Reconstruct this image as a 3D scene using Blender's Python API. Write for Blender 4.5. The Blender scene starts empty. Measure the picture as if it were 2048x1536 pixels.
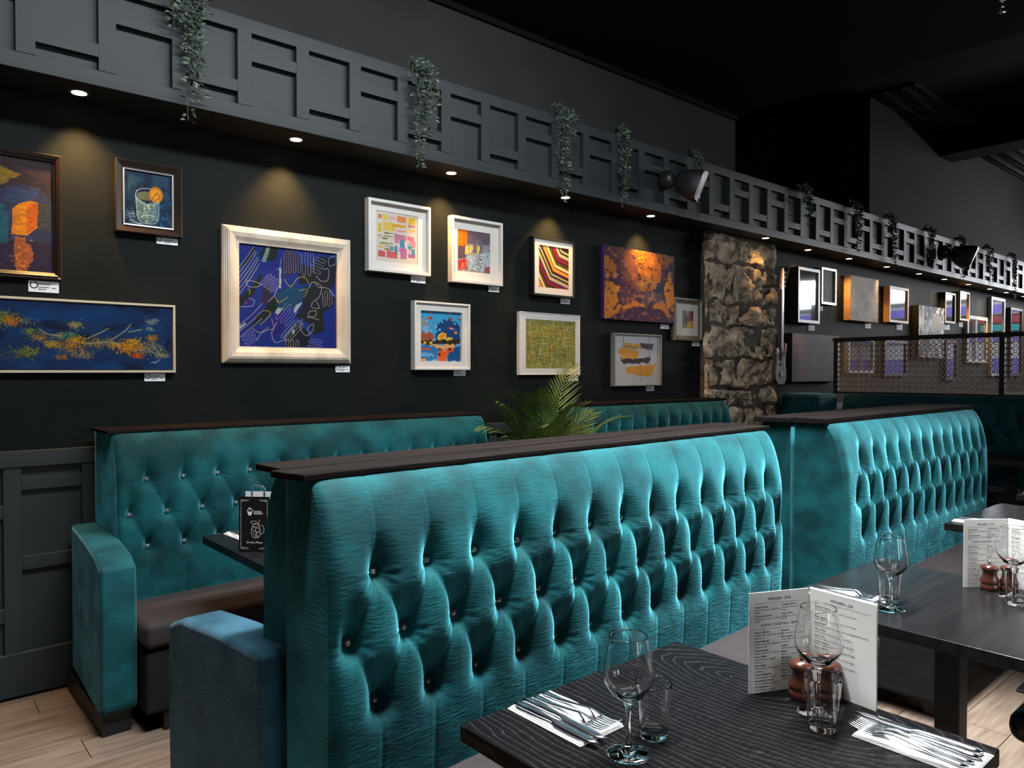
import bpy, bmesh, math, random
import numpy as np
from mathutils import Vector, Matrix
random.seed(7); RNG = np.random.default_rng(11)
SC = bpy.context.scene
COL = SC.collection
PI = math.pi
WY = 3.884            # plane of the picture wall
# ---------------------------------------------------------------- camera, world, light, exposure
F = 1490.0; TH = math.atan(F / 1721.0); PITCH = math.atan(25 / F)
cd = bpy.data.cameras.new('camera'); cam = bpy.data.objects.new('camera', cd); COL.objects.link(cam)
cd.sensor_width = 36; cd.lens = F / 2048 * 36; cd.clip_start = 0.05; cd.clip_end = 200
cam.location = (0, 0, 1.42); cam.rotation_euler = (PI / 2 - PITCH, 0, -TH)
SC.camera = cam
SC.view_settings.view_transform = 'Standard'; SC.view_settings.look = 'None'
SC.view_settings.gamma = 1; SC.view_settings.use_curve_mapping = False
SC.view_settings.exposure = -0.2
wd = bpy.data.worlds.new('overcast_daylight'); SC.world = wd; wd.use_nodes = True
wd.node_tree.nodes['Background'].inputs[0].default_value = (0.80, 0.88, 1.0, 1)
wd.node_tree.nodes['Background'].inputs[1].default_value = 1.6

def area(name, loc, tgt, sx, sy, watt, col, spread=180):
    l = bpy.data.lights.new(name, 'AREA'); l.shape = 'RECTANGLE'; l.size = sx; l.size_y = sy
    l.energy = watt; l.color = col; l.spread = math.radians(spread)
    o = bpy.data.objects.new(name, l); COL.objects.link(o); o.location = loc
    o.rotation_euler = (Vector(tgt) - Vector(loc)).to_track_quat('-Z', 'Y').to_euler()
    return o
# daylight entering the tall shop windows in the wall behind the camera
area('window_daylight', (3.1, -4.30, 2.2), (3.0, 1.6, 1.2), 1.6, 2.2, 30, (0.86, 0.94, 1.0))
# far end: an added overhead fill, then daylight from the glazed shopfront
area('ceiling_or_fill_light', (14.6, 1.6, 4.45), (9.5, 3.4, 1.9), 3.0, 0.5, 60, (0.93, 0.96, 1.0))  # unseen overhead light added to brighten the far wall
area('window_daylight', (16.85, 0.4, 3.22), (8.5, 3.7, 1.9), 6.0, 0.5, 500, (0.93, 0.96, 1.0))
# ceiling lamp bank over the aisle, then two added fill lights
area('ceiling_or_fill_light', (2.2, 1.22, 3.62), (2.2, 1.24, 0.0), 3.4, 0.2, 255, (0.93, 0.97, 1.0), 95)
area('ceiling_or_fill_light', (1.0, 2.10, 3.68), (1.0, 2.3, 0.0), 2.6, 0.2, 12, (0.93, 0.97, 1.0))  # unseen fill added to brighten the wall bench
area('ceiling_or_fill_light', (1.85, 1.75, 3.62), (1.85, 3.88, 1.5), 3.3, 0.2, 92, (0.93, 0.97, 1.0), 150)  # unseen wall washer added to fill the picture wall with light
area('window_daylight', (1.15, -4.30, 2.1), (1.15, 1.6, 0.9), 0.8, 2.2, 36, (0.80, 0.90, 1.0))
def table_fill(loc, tgt, deg, watt):
    l = bpy.data.lights.new('table_fill_spot', 'SPOT'); l.energy = watt; l.spot_size = math.radians(deg); l.spot_blend = .8; l.shadow_soft_size = .06; l.color = (1, .97, .92)
    o = bpy.data.objects.new('table_fill_spot_light', l); COL.objects.link(o); o.location = loc
    o.rotation_euler = (Vector(tgt) - Vector(loc)).to_track_quat('-Z', 'Y').to_euler()
table_fill((-.75, .50, 3.5), (1.22, .70, .8), 23, 70)       # unseen spots added to brighten the menus and napkins on the tables
table_fill((.55, .50, 3.6), (2.40, .72, .8), 23, 70)
SPOTX = [0.72, 1.73, 2.745, 3.74, 4.69, 6.26, 7.19, 8.09, 9.05, 10.0, 10.85, 11.75, 12.64, 13.4, 14.3]

# ---------------------------------------------------------------- materials
def lin(c):
    return tuple(((v / 255) / 12.92 if v / 255 <= .04045 else ((v / 255 + .055) / 1.055) ** 2.4) for v in c)
MATS = {}
def mat(name, col=(0.5, .5, .5), rough=.5, metal=0., spec=.5, sheen=0., sheencol=(1, 1, 1), sheenr=.3, col2=None, nscale=8., nstretch=(1, 1, 1), ndetail=5., lo=.35, hi=.65, bump=0., bscale=60., bstretch=(1, 1, 1), coat=0., trans=0., ior=1.5, emit=None, estr=0., attr=None, kind='noise', sss=0.):
    if name in MATS: return MATS[name]
    m = bpy.data.materials.new(name); m.use_nodes = True; MATS[name] = m
    nt = m.node_tree; n = nt.nodes; l = nt.links; b = n['Principled BSDF']
    b.inputs['Base Color'].default_value = (*col, 1); b.inputs['Roughness'].default_value = rough
    b.inputs['Metallic'].default_value = metal; b.inputs['Specular IOR Level'].default_value = spec
    b.inputs['IOR'].default_value = ior; b.inputs['Transmission Weight'].default_value = trans
    b.inputs['Sheen Weight'].default_value = sheen; b.inputs['Sheen Tint'].default_value = (*sheencol, 1); b.inputs['Sheen Roughness'].default_value = sheenr
    b.inputs['Coat Weight'].default_value = coat; b.inputs['Coat Roughness'].default_value = .05
    if emit: b.inputs['Emission Color'].default_value = (*emit, 1); b.inputs['Emission Strength'].default_value = estr
    tc = n.new('ShaderNodeTexCoord')
    if col2 is not None:
        mp = n.new('ShaderNodeMapping'); mp.inputs['Scale'].default_value = nstretch; l.new(tc.outputs['Object'], mp.inputs[0])
        if kind == 'wave':
            t = n.new('ShaderNodeTexWave'); t.wave_type = 'RINGS'; t.rings_direction = 'Y'; t.inputs['Scale'].default_value = nscale
            t.inputs['Distortion'].default_value = 9; t.inputs['Detail'].default_value = 4; t.inputs['Detail Scale'].default_value = 1.3
        else:
            t = n.new('ShaderNodeTexNoise'); t.inputs['Scale'].default_value = nscale; t.inputs['Detail'].default_value = ndetail
        l.new(mp.outputs[0], t.inputs['Vector'])
        r = n.new('ShaderNodeValToRGB'); r.color_ramp.elements[0].position = lo; r.color_ramp.elements[1].position = hi
        r.color_ramp.elements[0].color = (*col, 1); r.color_ramp.elements[1].color = (*col2, 1)
        l.new(t.outputs['Fac'] if 'Fac' in t.outputs else t.outputs[0], r.inputs[0]); l.new(r.outputs[0], b.inputs['Base Color'])
    if attr:
        a = n.new('ShaderNodeAttribute'); a.attribute_name = attr; l.new(a.outputs['Color'], b.inputs['Base Color'])
    if bump:
        mp = n.new('ShaderNodeMapping'); mp.inputs['Scale'].default_value = bstretch; l.new(tc.outputs['Object'], mp.inputs[0])
        t = n.new('ShaderNodeTexNoise'); t.inputs['Scale'].default_value = bscale; t.inputs['Detail'].default_value = 6
        l.new(mp.outputs[0], t.inputs['Vector'])
        bp = n.new('ShaderNodeBump'); bp.inputs['Strength'].default_value = bump; bp.inputs['Distance'].default_value = .01
        l.new(t.outputs['Fac'], bp.inputs['Height']); l.new(bp.outputs[0], b.inputs['Normal'])
    return m
M_wall = mat('dark_green_black_emulsion', (.0060, .0078, .0076), .65, spec=.07, col2=(.0085, .0102, .0098), nscale=3, bump=.25, bscale=55, bstretch=(1, 1, .35))
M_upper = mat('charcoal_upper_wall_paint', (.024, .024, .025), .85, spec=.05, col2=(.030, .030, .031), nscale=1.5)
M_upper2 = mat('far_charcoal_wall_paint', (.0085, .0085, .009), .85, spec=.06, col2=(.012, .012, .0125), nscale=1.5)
M_ceil = mat('black_ceiling_paint', (.006, .006, .0065), .9, spec=.05)
M_panel = mat('slate_green_panel_paint', (.0215, .026, .0285), .5, spec=.18, col2=(.025, .0295, .032), nscale=2, bump=.08, bscale=40)
M_soffit = mat('soffit_paint', (.016, .018, .018), .6, spec=.3)
M_wains = mat('wainscot_paint', (.022, .029, .029), .5, spec=.25, col2=(.027, .033, .033), nscale=2)
M_blackwood = mat('black_stained_wood', (.012, .010, .010), .42, spec=.45, col2=(.030, .024, .022), nscale=3, nstretch=(1.2, 14, 14), bump=.25, bscale=14, bstretch=(1, 16, 16))
M_cap = mat('black_stained_cap_plank', (.0075, .0058, .0052), .75, spec=.02, col2=(.0135, .0105, .0095), nscale=2, nstretch=(1, 12, 12), bump=.2, bscale=14, bstretch=(1, 16, 16))
M_darkend = mat('black_lacquer', (.008, .008, .008), .45, spec=.4)
M_black = mat('matt_black_steel', (.008, .008, .009), .5, spec=.4)
M_seat = mat('black_brown_seat_cloth', (.020, .015, .0155), .85, spec=.2, sheen=.25, sheencol=(.5, .42, .42), col2=(.027, .021, .022), nscale=6, bump=.1, bscale=300)
M_dust = mat('black_dust_cover', (.006, .006, .007), .8, spec=.25, bump=.5, bscale=12)
def velvet(name, c1, c2, shc, sh=.8):
    m = mat(name, c1, .75, spec=.15, sheen=sh, sheencol=shc, sheenr=.36, col2=c2, nscale=5.5, nstretch=(1, 1, 1.25), ndetail=9, lo=.40, hi=.62)
    nt = m.node_tree; n = nt.nodes; l = nt.links; b = n['Principled BSDF']
    tc = n.new('ShaderNodeTexCoord'); mp = n.new('ShaderNodeMapping'); mp.inputs['Scale'].default_value = (1, 1, 5); l.new(tc.outputs['Object'], mp.inputs[0])
    t = n.new('ShaderNodeTexNoise'); t.inputs['Scale'].default_value = 34; t.inputs['Detail'].default_value = 5; l.new(mp.outputs[0], t.inputs['Vector'])
    bp = n.new('ShaderNodeBump'); bp.inputs['Strength'].default_value = .28; bp.inputs['Distance'].default_value = .006
    l.new(t.outputs['Fac'], bp.inputs['Height']); l.new(bp.outputs[0], b.inputs['Normal'])
    t2 = n.new('ShaderNodeTexNoise'); t2.inputs['Scale'].default_value = 7; t2.inputs['Detail'].default_value = 8; l.new(tc.outputs['Object'], t2.inputs['Vector'])
    mr = n.new('ShaderNodeMapRange'); mr.inputs[1].default_value = .38; mr.inputs[2].default_value = .62; mr.inputs[3].default_value = sh * .55; mr.inputs[4].default_value = sh
    l.new(t2.outputs['Fac'], mr.inputs[0]); l.new(mr.outputs[0], b.inputs['Sheen Weight'])
    return m
M_velvet = velvet('teal_velvet', (.001, .027, .030), (.003, .068, .075), (.20, .85, 1.0), 1.0)
M_velvet2 = velvet('dark_teal_velvet', (.002, .030, .036), (.004, .048, .058), (.3, .75, .9), .5)
M_arm_lit = velvet('lit_blue_grey_velvet', (.008, .040, .058), (.026, .080, .118), (.55, .80, 1.0), .4)  # brighter copy of the teal; bluish window light put into the arm's colour
M_arm2 = velvet('armrest_teal_velvet', (.003, .040, .046), (.006, .075, .085), (.35, .85, 1.0), .6)
M_chrome = mat('polished_steel', (.56, .57, .60), .19, metal=1)
M_crystal = mat('crystal_button', (.55, .56, .58), .12, metal=.9)
M_smoke = mat('smoked_crystal_button', (.26, .23, .22), .16, metal=.85)
M_glass = mat('clear_glass', (1, 1, 1), 0, trans=1, ior=1.47)
M_paper = mat('white_napkin_paper', (.56, .56, .545), .8, spec=.1, bump=.1, bscale=200)
M_card = mat('cream_menu_card', (.76, .74, .70), .6, spec=.3)
M_cardw = mat('white_card', (.75, .75, .76), .6, spec=.3)
M_ink = mat('black_ink', (.02, .02, .02), .6)
M_inkg = mat('grey_ink', (.12, .12, .13), .6)
M_bcard = mat('black_menu_card', (.006, .006, .0065), .38, spec=.4)
M_silver = mat('silver_ink', (.55, .55, .55), .4)
M_mill = mat('stained_beech_mill', (.045, .012, .006), .22, spec=.6, coat=.5, col2=(.075, .021, .011), nscale=5, nstretch=(1, 1, .4))
M_leafv = mat('vine_leaf', (.035, .055, .040), .5, spec=.4, col2=(.22, .27, .22), nscale=45, lo=.5, hi=.72)
M_stem = mat('vine_stem', (.05, .055, .03), .7)
M_palm = mat('palm_leaf', (.030, .060, .012), .45, spec=.45, col2=(.13, .19, .035), nscale=7, lo=.3, hi=.75)
M_fern = mat('fern_leaf', (.045, .10, .012), .5, spec=.4, col2=(.15, .25, .03), nscale=12, lo=.35, hi=.7)
M_white = mat('white_painted_frame', (.54, .53, .505), .45, spec=.4)
M_mount = mat('white_mount_board', (.54, .52, .49), .8, spec=.2)
M_limed = mat('limed_wood_frame', (.42, .35, .27), .55, spec=.35, col2=(.56, .49, .40), nscale=4, nstretch=(3, 3, 1), bump=.15, bscale=40)
M_champ = mat('champagne_frame', (.42, .39, .30), .4, metal=.3)
M_brnframe = mat('dark_brown_frame', (.018, .011, .008), .35, spec=.5)
M_silv = mat('silver_slip', (.55, .55, .54), .3, metal=.6)
M_greyf = mat('grey_wood_frame', (.16, .16, .155), .5)
M_pewter = mat('pewter_bronze_frame', (.17, .145, .105), .38, metal=.35)
M_pine = mat('oiled_pine_frame', (.46, .24, .09), .5, col2=(.56, .33, .15), nscale=4, nstretch=(1, 1, 6))
M_pineface = mat('pale_ash_frame', (.42, .37, .29), .5)
M_art = mat('artist_paint', (.5, .5, .5), .55, spec=.12, attr='Col', bump=.15, bscale=150)
M_artg = mat('glazed_print', (.5, .5, .5), .4, spec=.2, attr='Col', coat=.15)
M_stone = mat('rough_rubble_stone', (.12, .092, .066), .9, spec=.1, col2=(.68, .54, .40), nscale=9, ndetail=12, lo=.34, hi=.72, bump=1.0, bscale=26)
M_mortar = mat('old_lime_mortar', (.12, .10, .08), .95, spec=.1, col2=(.05, .042, .034), nscale=14, bump=1.0, bscale=30)
M_plank = mat('oak_vinyl_plank', (.115, .078, .055), .5, spec=.25, col2=(.225, .168, .125), nscale=3.2, nstretch=(1, 11, 11), ndetail=10, lo=.3, hi=.7, bump=.12, bscale=10, bstretch=(1, 10, 10))
M_floor = mat('floor_screed', (.11, .08, .055), .8)
M_copper = mat('brown_pressed_metal_lattice', (.40, .235, .17), .5, metal=.1, spec=.4)
M_lamp = mat('lit_lamp_lens', (1, .9, .7), .4, emit=(1, .80, .50), estr=10)
M_ring = mat('lamp_trim_ring', (.10, .10, .10), .4)
M_speaker = mat('speaker_plastic', (.012, .012, .013), .42, spec=.5)
M_grille = mat('speaker_grille', (.05, .05, .052), .4, metal=.3)
M_wood = mat('guitar_headstock_maple', (.55, .22, .05), .3, coat=.5)
M_neck = mat('guitar_neck', (.05, .035, .03), .5)
M_rose = mat('rosewood_fretboard', (.06, .025, .018), .4)
M_gbody = mat('mosaic_guitar_finish', (.035, .022, .018), .5, col2=(.20, .16, .13), nscale=120, lo=.55, hi=.68)
M_red = mat('red_lacquer', (.35, .01, .015), .2, coat=.6)
M_purple = mat('purple_hoarding', (.30, .25, .78), .6)
M_grey = mat('grey_shopfront', (.22, .22, .21), .7)
M_pot = mat('black_planter', (.012, .012, .012), .6)
M_soil = mat('potting_soil', (.02, .014, .01), 1)

# table top with ring-figured black oak grain
def grain_table(name, cen, base=(.004, .0032, .0036), hi=(.022, .019, .020)):
    m = bpy.data.materials.new(name); m.use_nodes = True; nt = m.node_tree; n = nt.nodes; l = nt.links; b = n['Principled BSDF']
    tc = n.new('ShaderNodeTexCoord'); mp = n.new('ShaderNodeMapping'); mp.inputs['Location'].default_value = cen; mp.inputs['Scale'].default_value = (1, .42, 1)
    l.new(tc.outputs['Object'], mp.inputs[0])
    w = n.new('ShaderNodeTexWave'); w.wave_type = 'RINGS'; w.rings_direction = 'Z'; w.inputs['Scale'].default_value = 21
    w.inputs['Distortion'].default_value = 7; w.inputs['Detail'].default_value = 3; w.inputs['Detail Scale'].default_value = .9; l.new(mp.outputs[0], w.inputs['Vector'])
    nz = n.new('ShaderNodeTexNoise'); nz.inputs['Scale'].default_value = 26; nz.inputs['Detail'].default_value = 8
    mp2 = n.new('ShaderNodeMapping'); mp2.inputs['Scale'].default_value = (1, 14, 1); l.new(tc.outputs['Object'], mp2.inputs[0]); l.new(mp2.outputs[0], nz.inputs['Vector'])
    r = n.new('ShaderNodeValToRGB'); e = r.color_ramp.elements; e[0].position = .88; e[0].color = (*base, 1); e[1].position = 1.0; e[1].color = (*hi, 1)
    l.new(w.outputs['Fac'], r.inputs[0])
    r2 = n.new('ShaderNodeValToRGB'); e = r2.color_ramp.elements; e[0].position = .46; e[0].color = (.55, .55, .55, 1); e[1].position = .60; e[1].color = (1, 1, 1, 1); l.new(nz.outputs['Fac'], r2.inputs[0])
    mx = n.new('ShaderNodeMixRGB'); mx.blend_type = 'MULTIPLY'; mx.inputs[0].default_value = 1; l.new(r.outputs[0], mx.inputs[1]); l.new(r2.outputs[0], mx.inputs[2]); l.new(mx.outputs[0], b.inputs['Base Color'])
    ad = n.new('ShaderNodeMath'); ad.operation = 'MULTIPLY'; l.new(w.outputs['Fac'], ad.inputs[0]); l.new(nz.outputs['Fac'], ad.inputs[1])
    bp = n.new('ShaderNodeBump'); bp.inputs['Strength'].default_value = .35; bp.inputs['Distance'].default_value = .003; l.new(ad.outputs[0], bp.inputs['Height']); l.new(bp.outputs[0], b.inputs['Normal'])
    b.inputs['Roughness'].default_value = .36; b.inputs['Specular IOR Level'].default_value = .06
    return m
M_tab1 = grain_table('black_oak_bold_grain', (-.25, -.05, 0))
M_tab2 = mat('black_worn_table_lacquer', (.007, .0065, .007), .20, spec=.10, col2=(.011, .010, .0105), nscale=3, nstretch=(1, 14, 1), bump=.05, bscale=10, bstretch=(1, 16, 1))

# ---------------------------------------------------------------- helpers
def link(name, me, m, parent=None, smooth=False):
    o = bpy.data.objects.new(name, me); COL.objects.link(o)
    if m is not None and len(me.materials) == 0: me.materials.append(m)
    if parent is not None: o.parent = parent
    if smooth and len(me.polygons): me.polygons.foreach_set('use_smooth', [True] * len(me.polygons))
    return o
def pyd(name, v, f, m, parent=None, smooth=False):
    me = bpy.data.meshes.new(name); me.from_pydata([tuple(p) for p in v], [], f); me.update()
    return link(name, me, m, parent, smooth)
def empty(name, loc=(0, 0, 0), rz=0.):
    o = bpy.data.objects.new(name, None); COL.objects.link(o); o.location = loc; o.rotation_euler = (0, 0, rz); o.empty_display_size = .1
    return o
def tag(o, label=None, cat=None, group=None, kind=None):
    if label: o['label'] = label
    if cat: o['category'] = cat
    if group: o['group'] = group
    if kind: o['kind'] = kind
    return o
def bev(o, w=.004, s=2, ang=40):
    md = o.modifiers.new('bevel', 'BEVEL'); md.width = w; md.segments = s; md.limit_method = 'ANGLE'; md.angle_limit = math.radians(ang)
    o.data.polygons.foreach_set('use_smooth', [True] * len(o.data.polygons))
    wn = o.modifiers.new('wn', 'WEIGHTED_NORMAL'); wn.keep_sharp = True
    return o
BOXF = [(0, 3, 2, 1), (4, 5, 6, 7), (0, 1, 5, 4), (1, 2, 6, 5), (2, 3, 7, 6), (3, 0, 4, 7)]
def boxv(x0, x1, y0, y1, z0, z1):
    return [(x0, y0, z0), (x1, y0, z0), (x1, y1, z0), (x0, y1, z0), (x0, y0, z1), (x1, y0, z1), (x1, y1, z1), (x0, y1, z1)]
def box(name, x0, x1, y0, y1, z0, z1, m, parent=None, b=0., s=2):
    o = pyd(name, boxv(x0, x1, y0, y1, z0, z1), BOXF, m, parent)
    if b: bev(o, b, s)
    return o
class MB:
    def __init__(s): s.v = []; s.f = []
    def add(s, v, f):
        k = len(s.v); s.v += list(v); s.f += [tuple(i + k for i in q) for q in f]; return s
    def box(s, *a): return s.add(boxv(*a), BOXF)
    def build(s, name, m, parent=None, smooth=False): return pyd(name, s.v, s.f, m, parent, smooth)
def lathe(prof, seg=32, cx=0, cy=0):
    v = []; f = []; n = len(prof)
    for r, z in prof:
        for k in range(seg):
            a = 2 * PI * k / seg; v.append((cx + r * math.cos(a), cy + r * math.sin(a), z))
    for i in range(n - 1):
        for k in range(seg):
            k2 = (k + 1) % seg; f.append((i * seg + k, i * seg + k2, (i + 1) * seg + k2, (i + 1) * seg + k))
    f.append(tuple(range(seg))[::-1]); f.append(tuple((n - 1) * seg + k for k in range(seg)))
    return v, f
def smoothprof(pts, n=6):
    out = []
    P = [pts[0]] + list(pts) + [pts[-1]]
    for i in range(1, len(P) - 2):
        p0, p1, p2, p3 = [np.array(q, float) for q in P[i - 1:i + 3]]
        for k in range(n):
            t = k / n; q = .5 * ((2 * p1) + (-p0 + p2) * t + (2 * p0 - 5 * p1 + 4 * p2 - p3) * t * t + (-p0 + 3 * p1 - 3 * p2 + p3) * t ** 3)
            out.append((max(0.0005, q[0]), q[1]))
    out.append(pts[-1]); return out
def tube(pts, r, seg=6):
    v = []; f = []; n = len(pts); pts = [Vector(p) for p in pts]
    for i, p in enumerate(pts):
        d = (pts[min(i + 1, n - 1)] - pts[max(i - 1, 0)]).normalized()
        a = d.orthogonal().normalized() if i == 0 else (a - d * a.dot(d)).normalized()
        b = d.cross(a); rr = r[i] if isinstance(r, (list, tuple)) else r
        for k in range(seg):
            t = 2 * PI * k / seg; v.append(p + a * rr * math.cos(t) + b * rr * math.sin(t))
    for i in range(n - 1):
        for k in range(seg):
            k2 = (k + 1) % seg; f.append((i * seg + k, i * seg + k2, (i + 1) * seg + k2, (i + 1) * seg + k))
    f.append(tuple(range(seg))[::-1]); f.append(tuple((n - 1) * seg + k for k in range(seg)))
    return v, f
def copytree(o, parent=None):
    c = o.copy(); COL.objects.link(c)
    if parent is not None: c.parent = parent
    for ch in list(o.children): copytree(ch, c)
    return c
def textmesh(body, size, align='LEFT', bold=0.):
    cu = bpy.data.curves.new('t', 'FONT'); cu.body = body; cu.size = size; cu.align_x = align; cu.offset = bold; cu.resolution_u = 2
    o = bpy.data.objects.new('t', cu); COL.objects.link(o)
    dg = bpy.context.evaluated_depsgraph_get(); me = bpy.data.meshes.new_from_object(o.evaluated_get(dg))
    v = [tuple(p.co) for p in me.vertices]; f = [tuple(p.vertices) for p in me.polygons]
    bpy.data.objects.remove(o); bpy.data.curves.remove(cu); bpy.data.meshes.remove(me)
    return v, f

# ---------------------------------------------------------------- the room
def struct(o): o['kind'] = 'structure'; return o
fl = struct(box('floor', -2.6, 17.2, -4.6, 4.6, -.06, -.012, M_floor))
pv = []
pmesh = []
for k in range(5):
    L = 1.21
    me = bpy.data.meshes.new('plank'); me.from_pydata(boxv(0, L - .003, 0, .177, -.012, 0), [], BOXF); me.materials.append(M_plank); pmesh.append(me)
for j in range(24):
    y = -.35 + j * .18; off = (j * .43) % 1.21
    if y + .177 > WY: continue
    for i in range(7):
        x = -.9 + i * 1.21 - off
        if x > 5.6: continue
        o = bpy.data.objects.new('plank', pmesh[(i + j) % 5]); COL.objects.link(o); o.parent = fl
        o.location = (x, y, random.uniform(-.0006, .0)); 
w = MB()
w.box(-2.6, 6.087, WY, WY + .12, -.01, 3.771)                     # picture wall, near part up to the low ceiling
w.box(6.087, 8.89, WY, WY + .12, -.01, 3.10)
w.box(8.89, 17.2, WY, WY + .12, -.01, 4.66)
wl = struct(w.build('wall_left', M_wall))
# upper charcoal skin above the bulkhead
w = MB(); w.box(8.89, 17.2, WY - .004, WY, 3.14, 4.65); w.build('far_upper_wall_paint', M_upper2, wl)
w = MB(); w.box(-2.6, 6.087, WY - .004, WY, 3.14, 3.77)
tag(w.build('upper_wall_paint', M_upper, wl))
# recess above the bulkhead
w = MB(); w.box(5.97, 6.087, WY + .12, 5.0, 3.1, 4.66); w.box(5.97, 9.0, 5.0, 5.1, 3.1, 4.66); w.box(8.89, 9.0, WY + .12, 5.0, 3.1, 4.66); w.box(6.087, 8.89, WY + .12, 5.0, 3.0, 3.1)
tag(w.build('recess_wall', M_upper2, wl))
w = MB(); w.box(-2.6, 6.087, -4.6, WY + .12, 3.771, 3.87); w.box(5.99, 6.087, -4.6, WY + .12, 3.87, 4.66)
w.box(5.99, 17.2, -4.6, 5.1, 4.65, 4.75)
struct(w.build('ceiling', M_ceil))
tag(struct(box('trim_1', 11.0, 11.45, -4.5, WY, 4.33, 4.65, M_ceil)))
for xa, xb in ((8.9, 11.0), (11.45, 16.9)):
    root = struct(box('trim_2', xa, xb, WY - .5, WY, 4.635, 4.65, M_upper))
    for k, (dy, r, dz) in enumerate(((.02, .02, 0), (.10, .028, .004), (.22, .02, 0), (.30, .03, .004), (.44, .02, 0))):
        v, f = tube([(xa, WY - dy - .02, 4.632 - dz), (xb, WY - dy - .02, 4.632 - dz)], r, 8)
        pyd('cornice_bead', v, f, M_upper, root, True)
# picture rail / cornice line on the near part
tag(struct(box('trim_3', -2.6, 6.087, WY - .035, WY - .004, 3.73, 3.771, M_ceil, b=.006)))
# wall behind the camera (with tall windows) and end walls
w = MB(); Y0 = -4.6
w.box(-2.6, 17.2, Y0, Y0 + .12, -.01, .9); w.box(-2.6, 17.2, Y0, Y0 + .12, 3.35, 4.75)
for xa, xb in ((-2.6, .7), (1.6, 2.2), (3.95, 17.2)): w.box(xa, xb, Y0, Y0 + .12, .9, 3.35)
wr = struct(w.build('wall_right', M_ceil))
w = MB(); w.box(-2.7, -2.58, -4.6, WY + .12, -.01, 3.87); struct(w.build('wall_back', M_ceil))
w = MB(); XF = 17.0
w.box(XF, XF + .12, -4.6, 5.1, -.01, .45); w.box(XF, XF + .12, -4.6, 5.1, 3.4, 4.75); w.box(XF, XF + .12, 3.55, 5.1, .45, 3.4); w.box(XF, XF + .12, -4.6, -3.4, .45, 3.4)
struct(w.build('wall_far', M_grey))
def window(n, axis, a0, a1, z0, z1, c):
    r = MB(); t = .03
    B = (lambda p, q, s, e, zz0, zz1: r.box(c + p, c + q, s, e, zz0, zz1)) if axis == 'x' else (lambda p, q, s, e, zz0, zz1: r.box(s, e, c + p, c + q, zz0, zz1))
    mid = (a0 + a1) / 2
    B(-t, t, a0, a0 + .06, z0, z1); B(-t, t, a1 - .06, a1, z0, z1); B(-t, t, mid - .03, mid + .03, z0 + .06, z1 - .06)
    B(-t, t, a0 + .06, a1 - .06, z0, z0 + .06); B(-t, t, a0 + .06, a1 - .06, z1 - .06, z1)
    o = struct(r.build('window_%d' % n, M_cardw))
    return o
for k, (a, b) in enumerate(((2.2, 3.95), (.7, 1.6))): window(k + 1, 'y', a, b, .9, 3.35, -4.54)
for k in range(3): window(k + 3, 'x', -3.4 + k * 2.317, -3.4 + (k + 1) * 2.317, .45, 3.4, 17.06)
# street seen through (and mirrored by) the far windows
o = tag(box('street_frontage', 19.4, 19.7, -7, 9, .0, 3.12, M_cardw, b=.02), 'shop frontage across the street, seen mirrored in the picture glass', 'building')
M_turq = mat('turquoise_board', (.06, .42, .45), .6); M_redb = mat('red_board', (.45, .08, .09), .6); M_brn = mat('brown_shopfront', (.12, .09, .07), .7)
for z0, z1, m_ in ((2.76, 2.94, M_purple), (3.02, 3.09, M_grey), (2.30, 2.72, M_brn), (2.10, 2.24, M_purple), (1.30, 1.72, M_purple), (.1, .9, M_brn)): box('band', 19.37, 19.4, -7, 9, z0, z1, m_, o)
for y0 in (-4, -1.2, 1.6, 4.4): box('panel', 19.35, 19.37, y0, y0 + 1.2, 2.52, 2.68, M_redb, o); box('panel', 19.35, 19.37, y0 + .2, y0 + 1.6, 2.34, 2.48, M_turq, o)
box('pavement', 17.3, 24, -6, 8, -.1, -.02, M_grey, None); tag(bpy.data.objects['pavement'], kind='structure')

# wainscot on the left wall
ws = struct(box('trim_4', -2.6, 5.45, WY - .006, WY, .19, 1.0, M_wains))
def wp(name, x0, x1, z0, z1, d=.022, m=M_wains, p=ws): return box(name, x0, x1, WY - .006 - d, WY - .006, z0, z1, m, p, b=.002, s=1)
wp('dado_rail', -2.6, 5.45, 1.003, 1.074, .03)
k = 0; x = -.163
while x < 5.4:
    wp('panel_stile', x, x + .068 if x + .068 < 5.45 else 5.45, .19, 1.003); x += .30
for i in range(19):
    xa = -.095 + i * .30; xb = xa + .232
    if xb > 5.45: break
    if i % 2 == 1 or i == 1:
        wp('panel_rail', xa, xb, .782, .842); wp('panel_rail', xa, xb, .330, .392)
    else:
        wp('panel_rail', xa, xb, .90, .955); wp('panel_rail', xa, xb, .55, .61)
struct(box('baseboard_left', -2.6, 5.45, WY - .03, WY, 0, .19, M_wains, b=.004))
ws2 = struct(box('trim_5', 6.75, 16.9, WY - .006, WY, .19, 1.0, M_wains))
wp('dado_rail', 6.75, 16.9, 1.003, 1.074, .03, p=ws2)
for i in range(14): wp('panel_stile', 6.8 + i * .3, 6.868 + i * .3, .19, 1.003, p=ws2)

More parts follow.
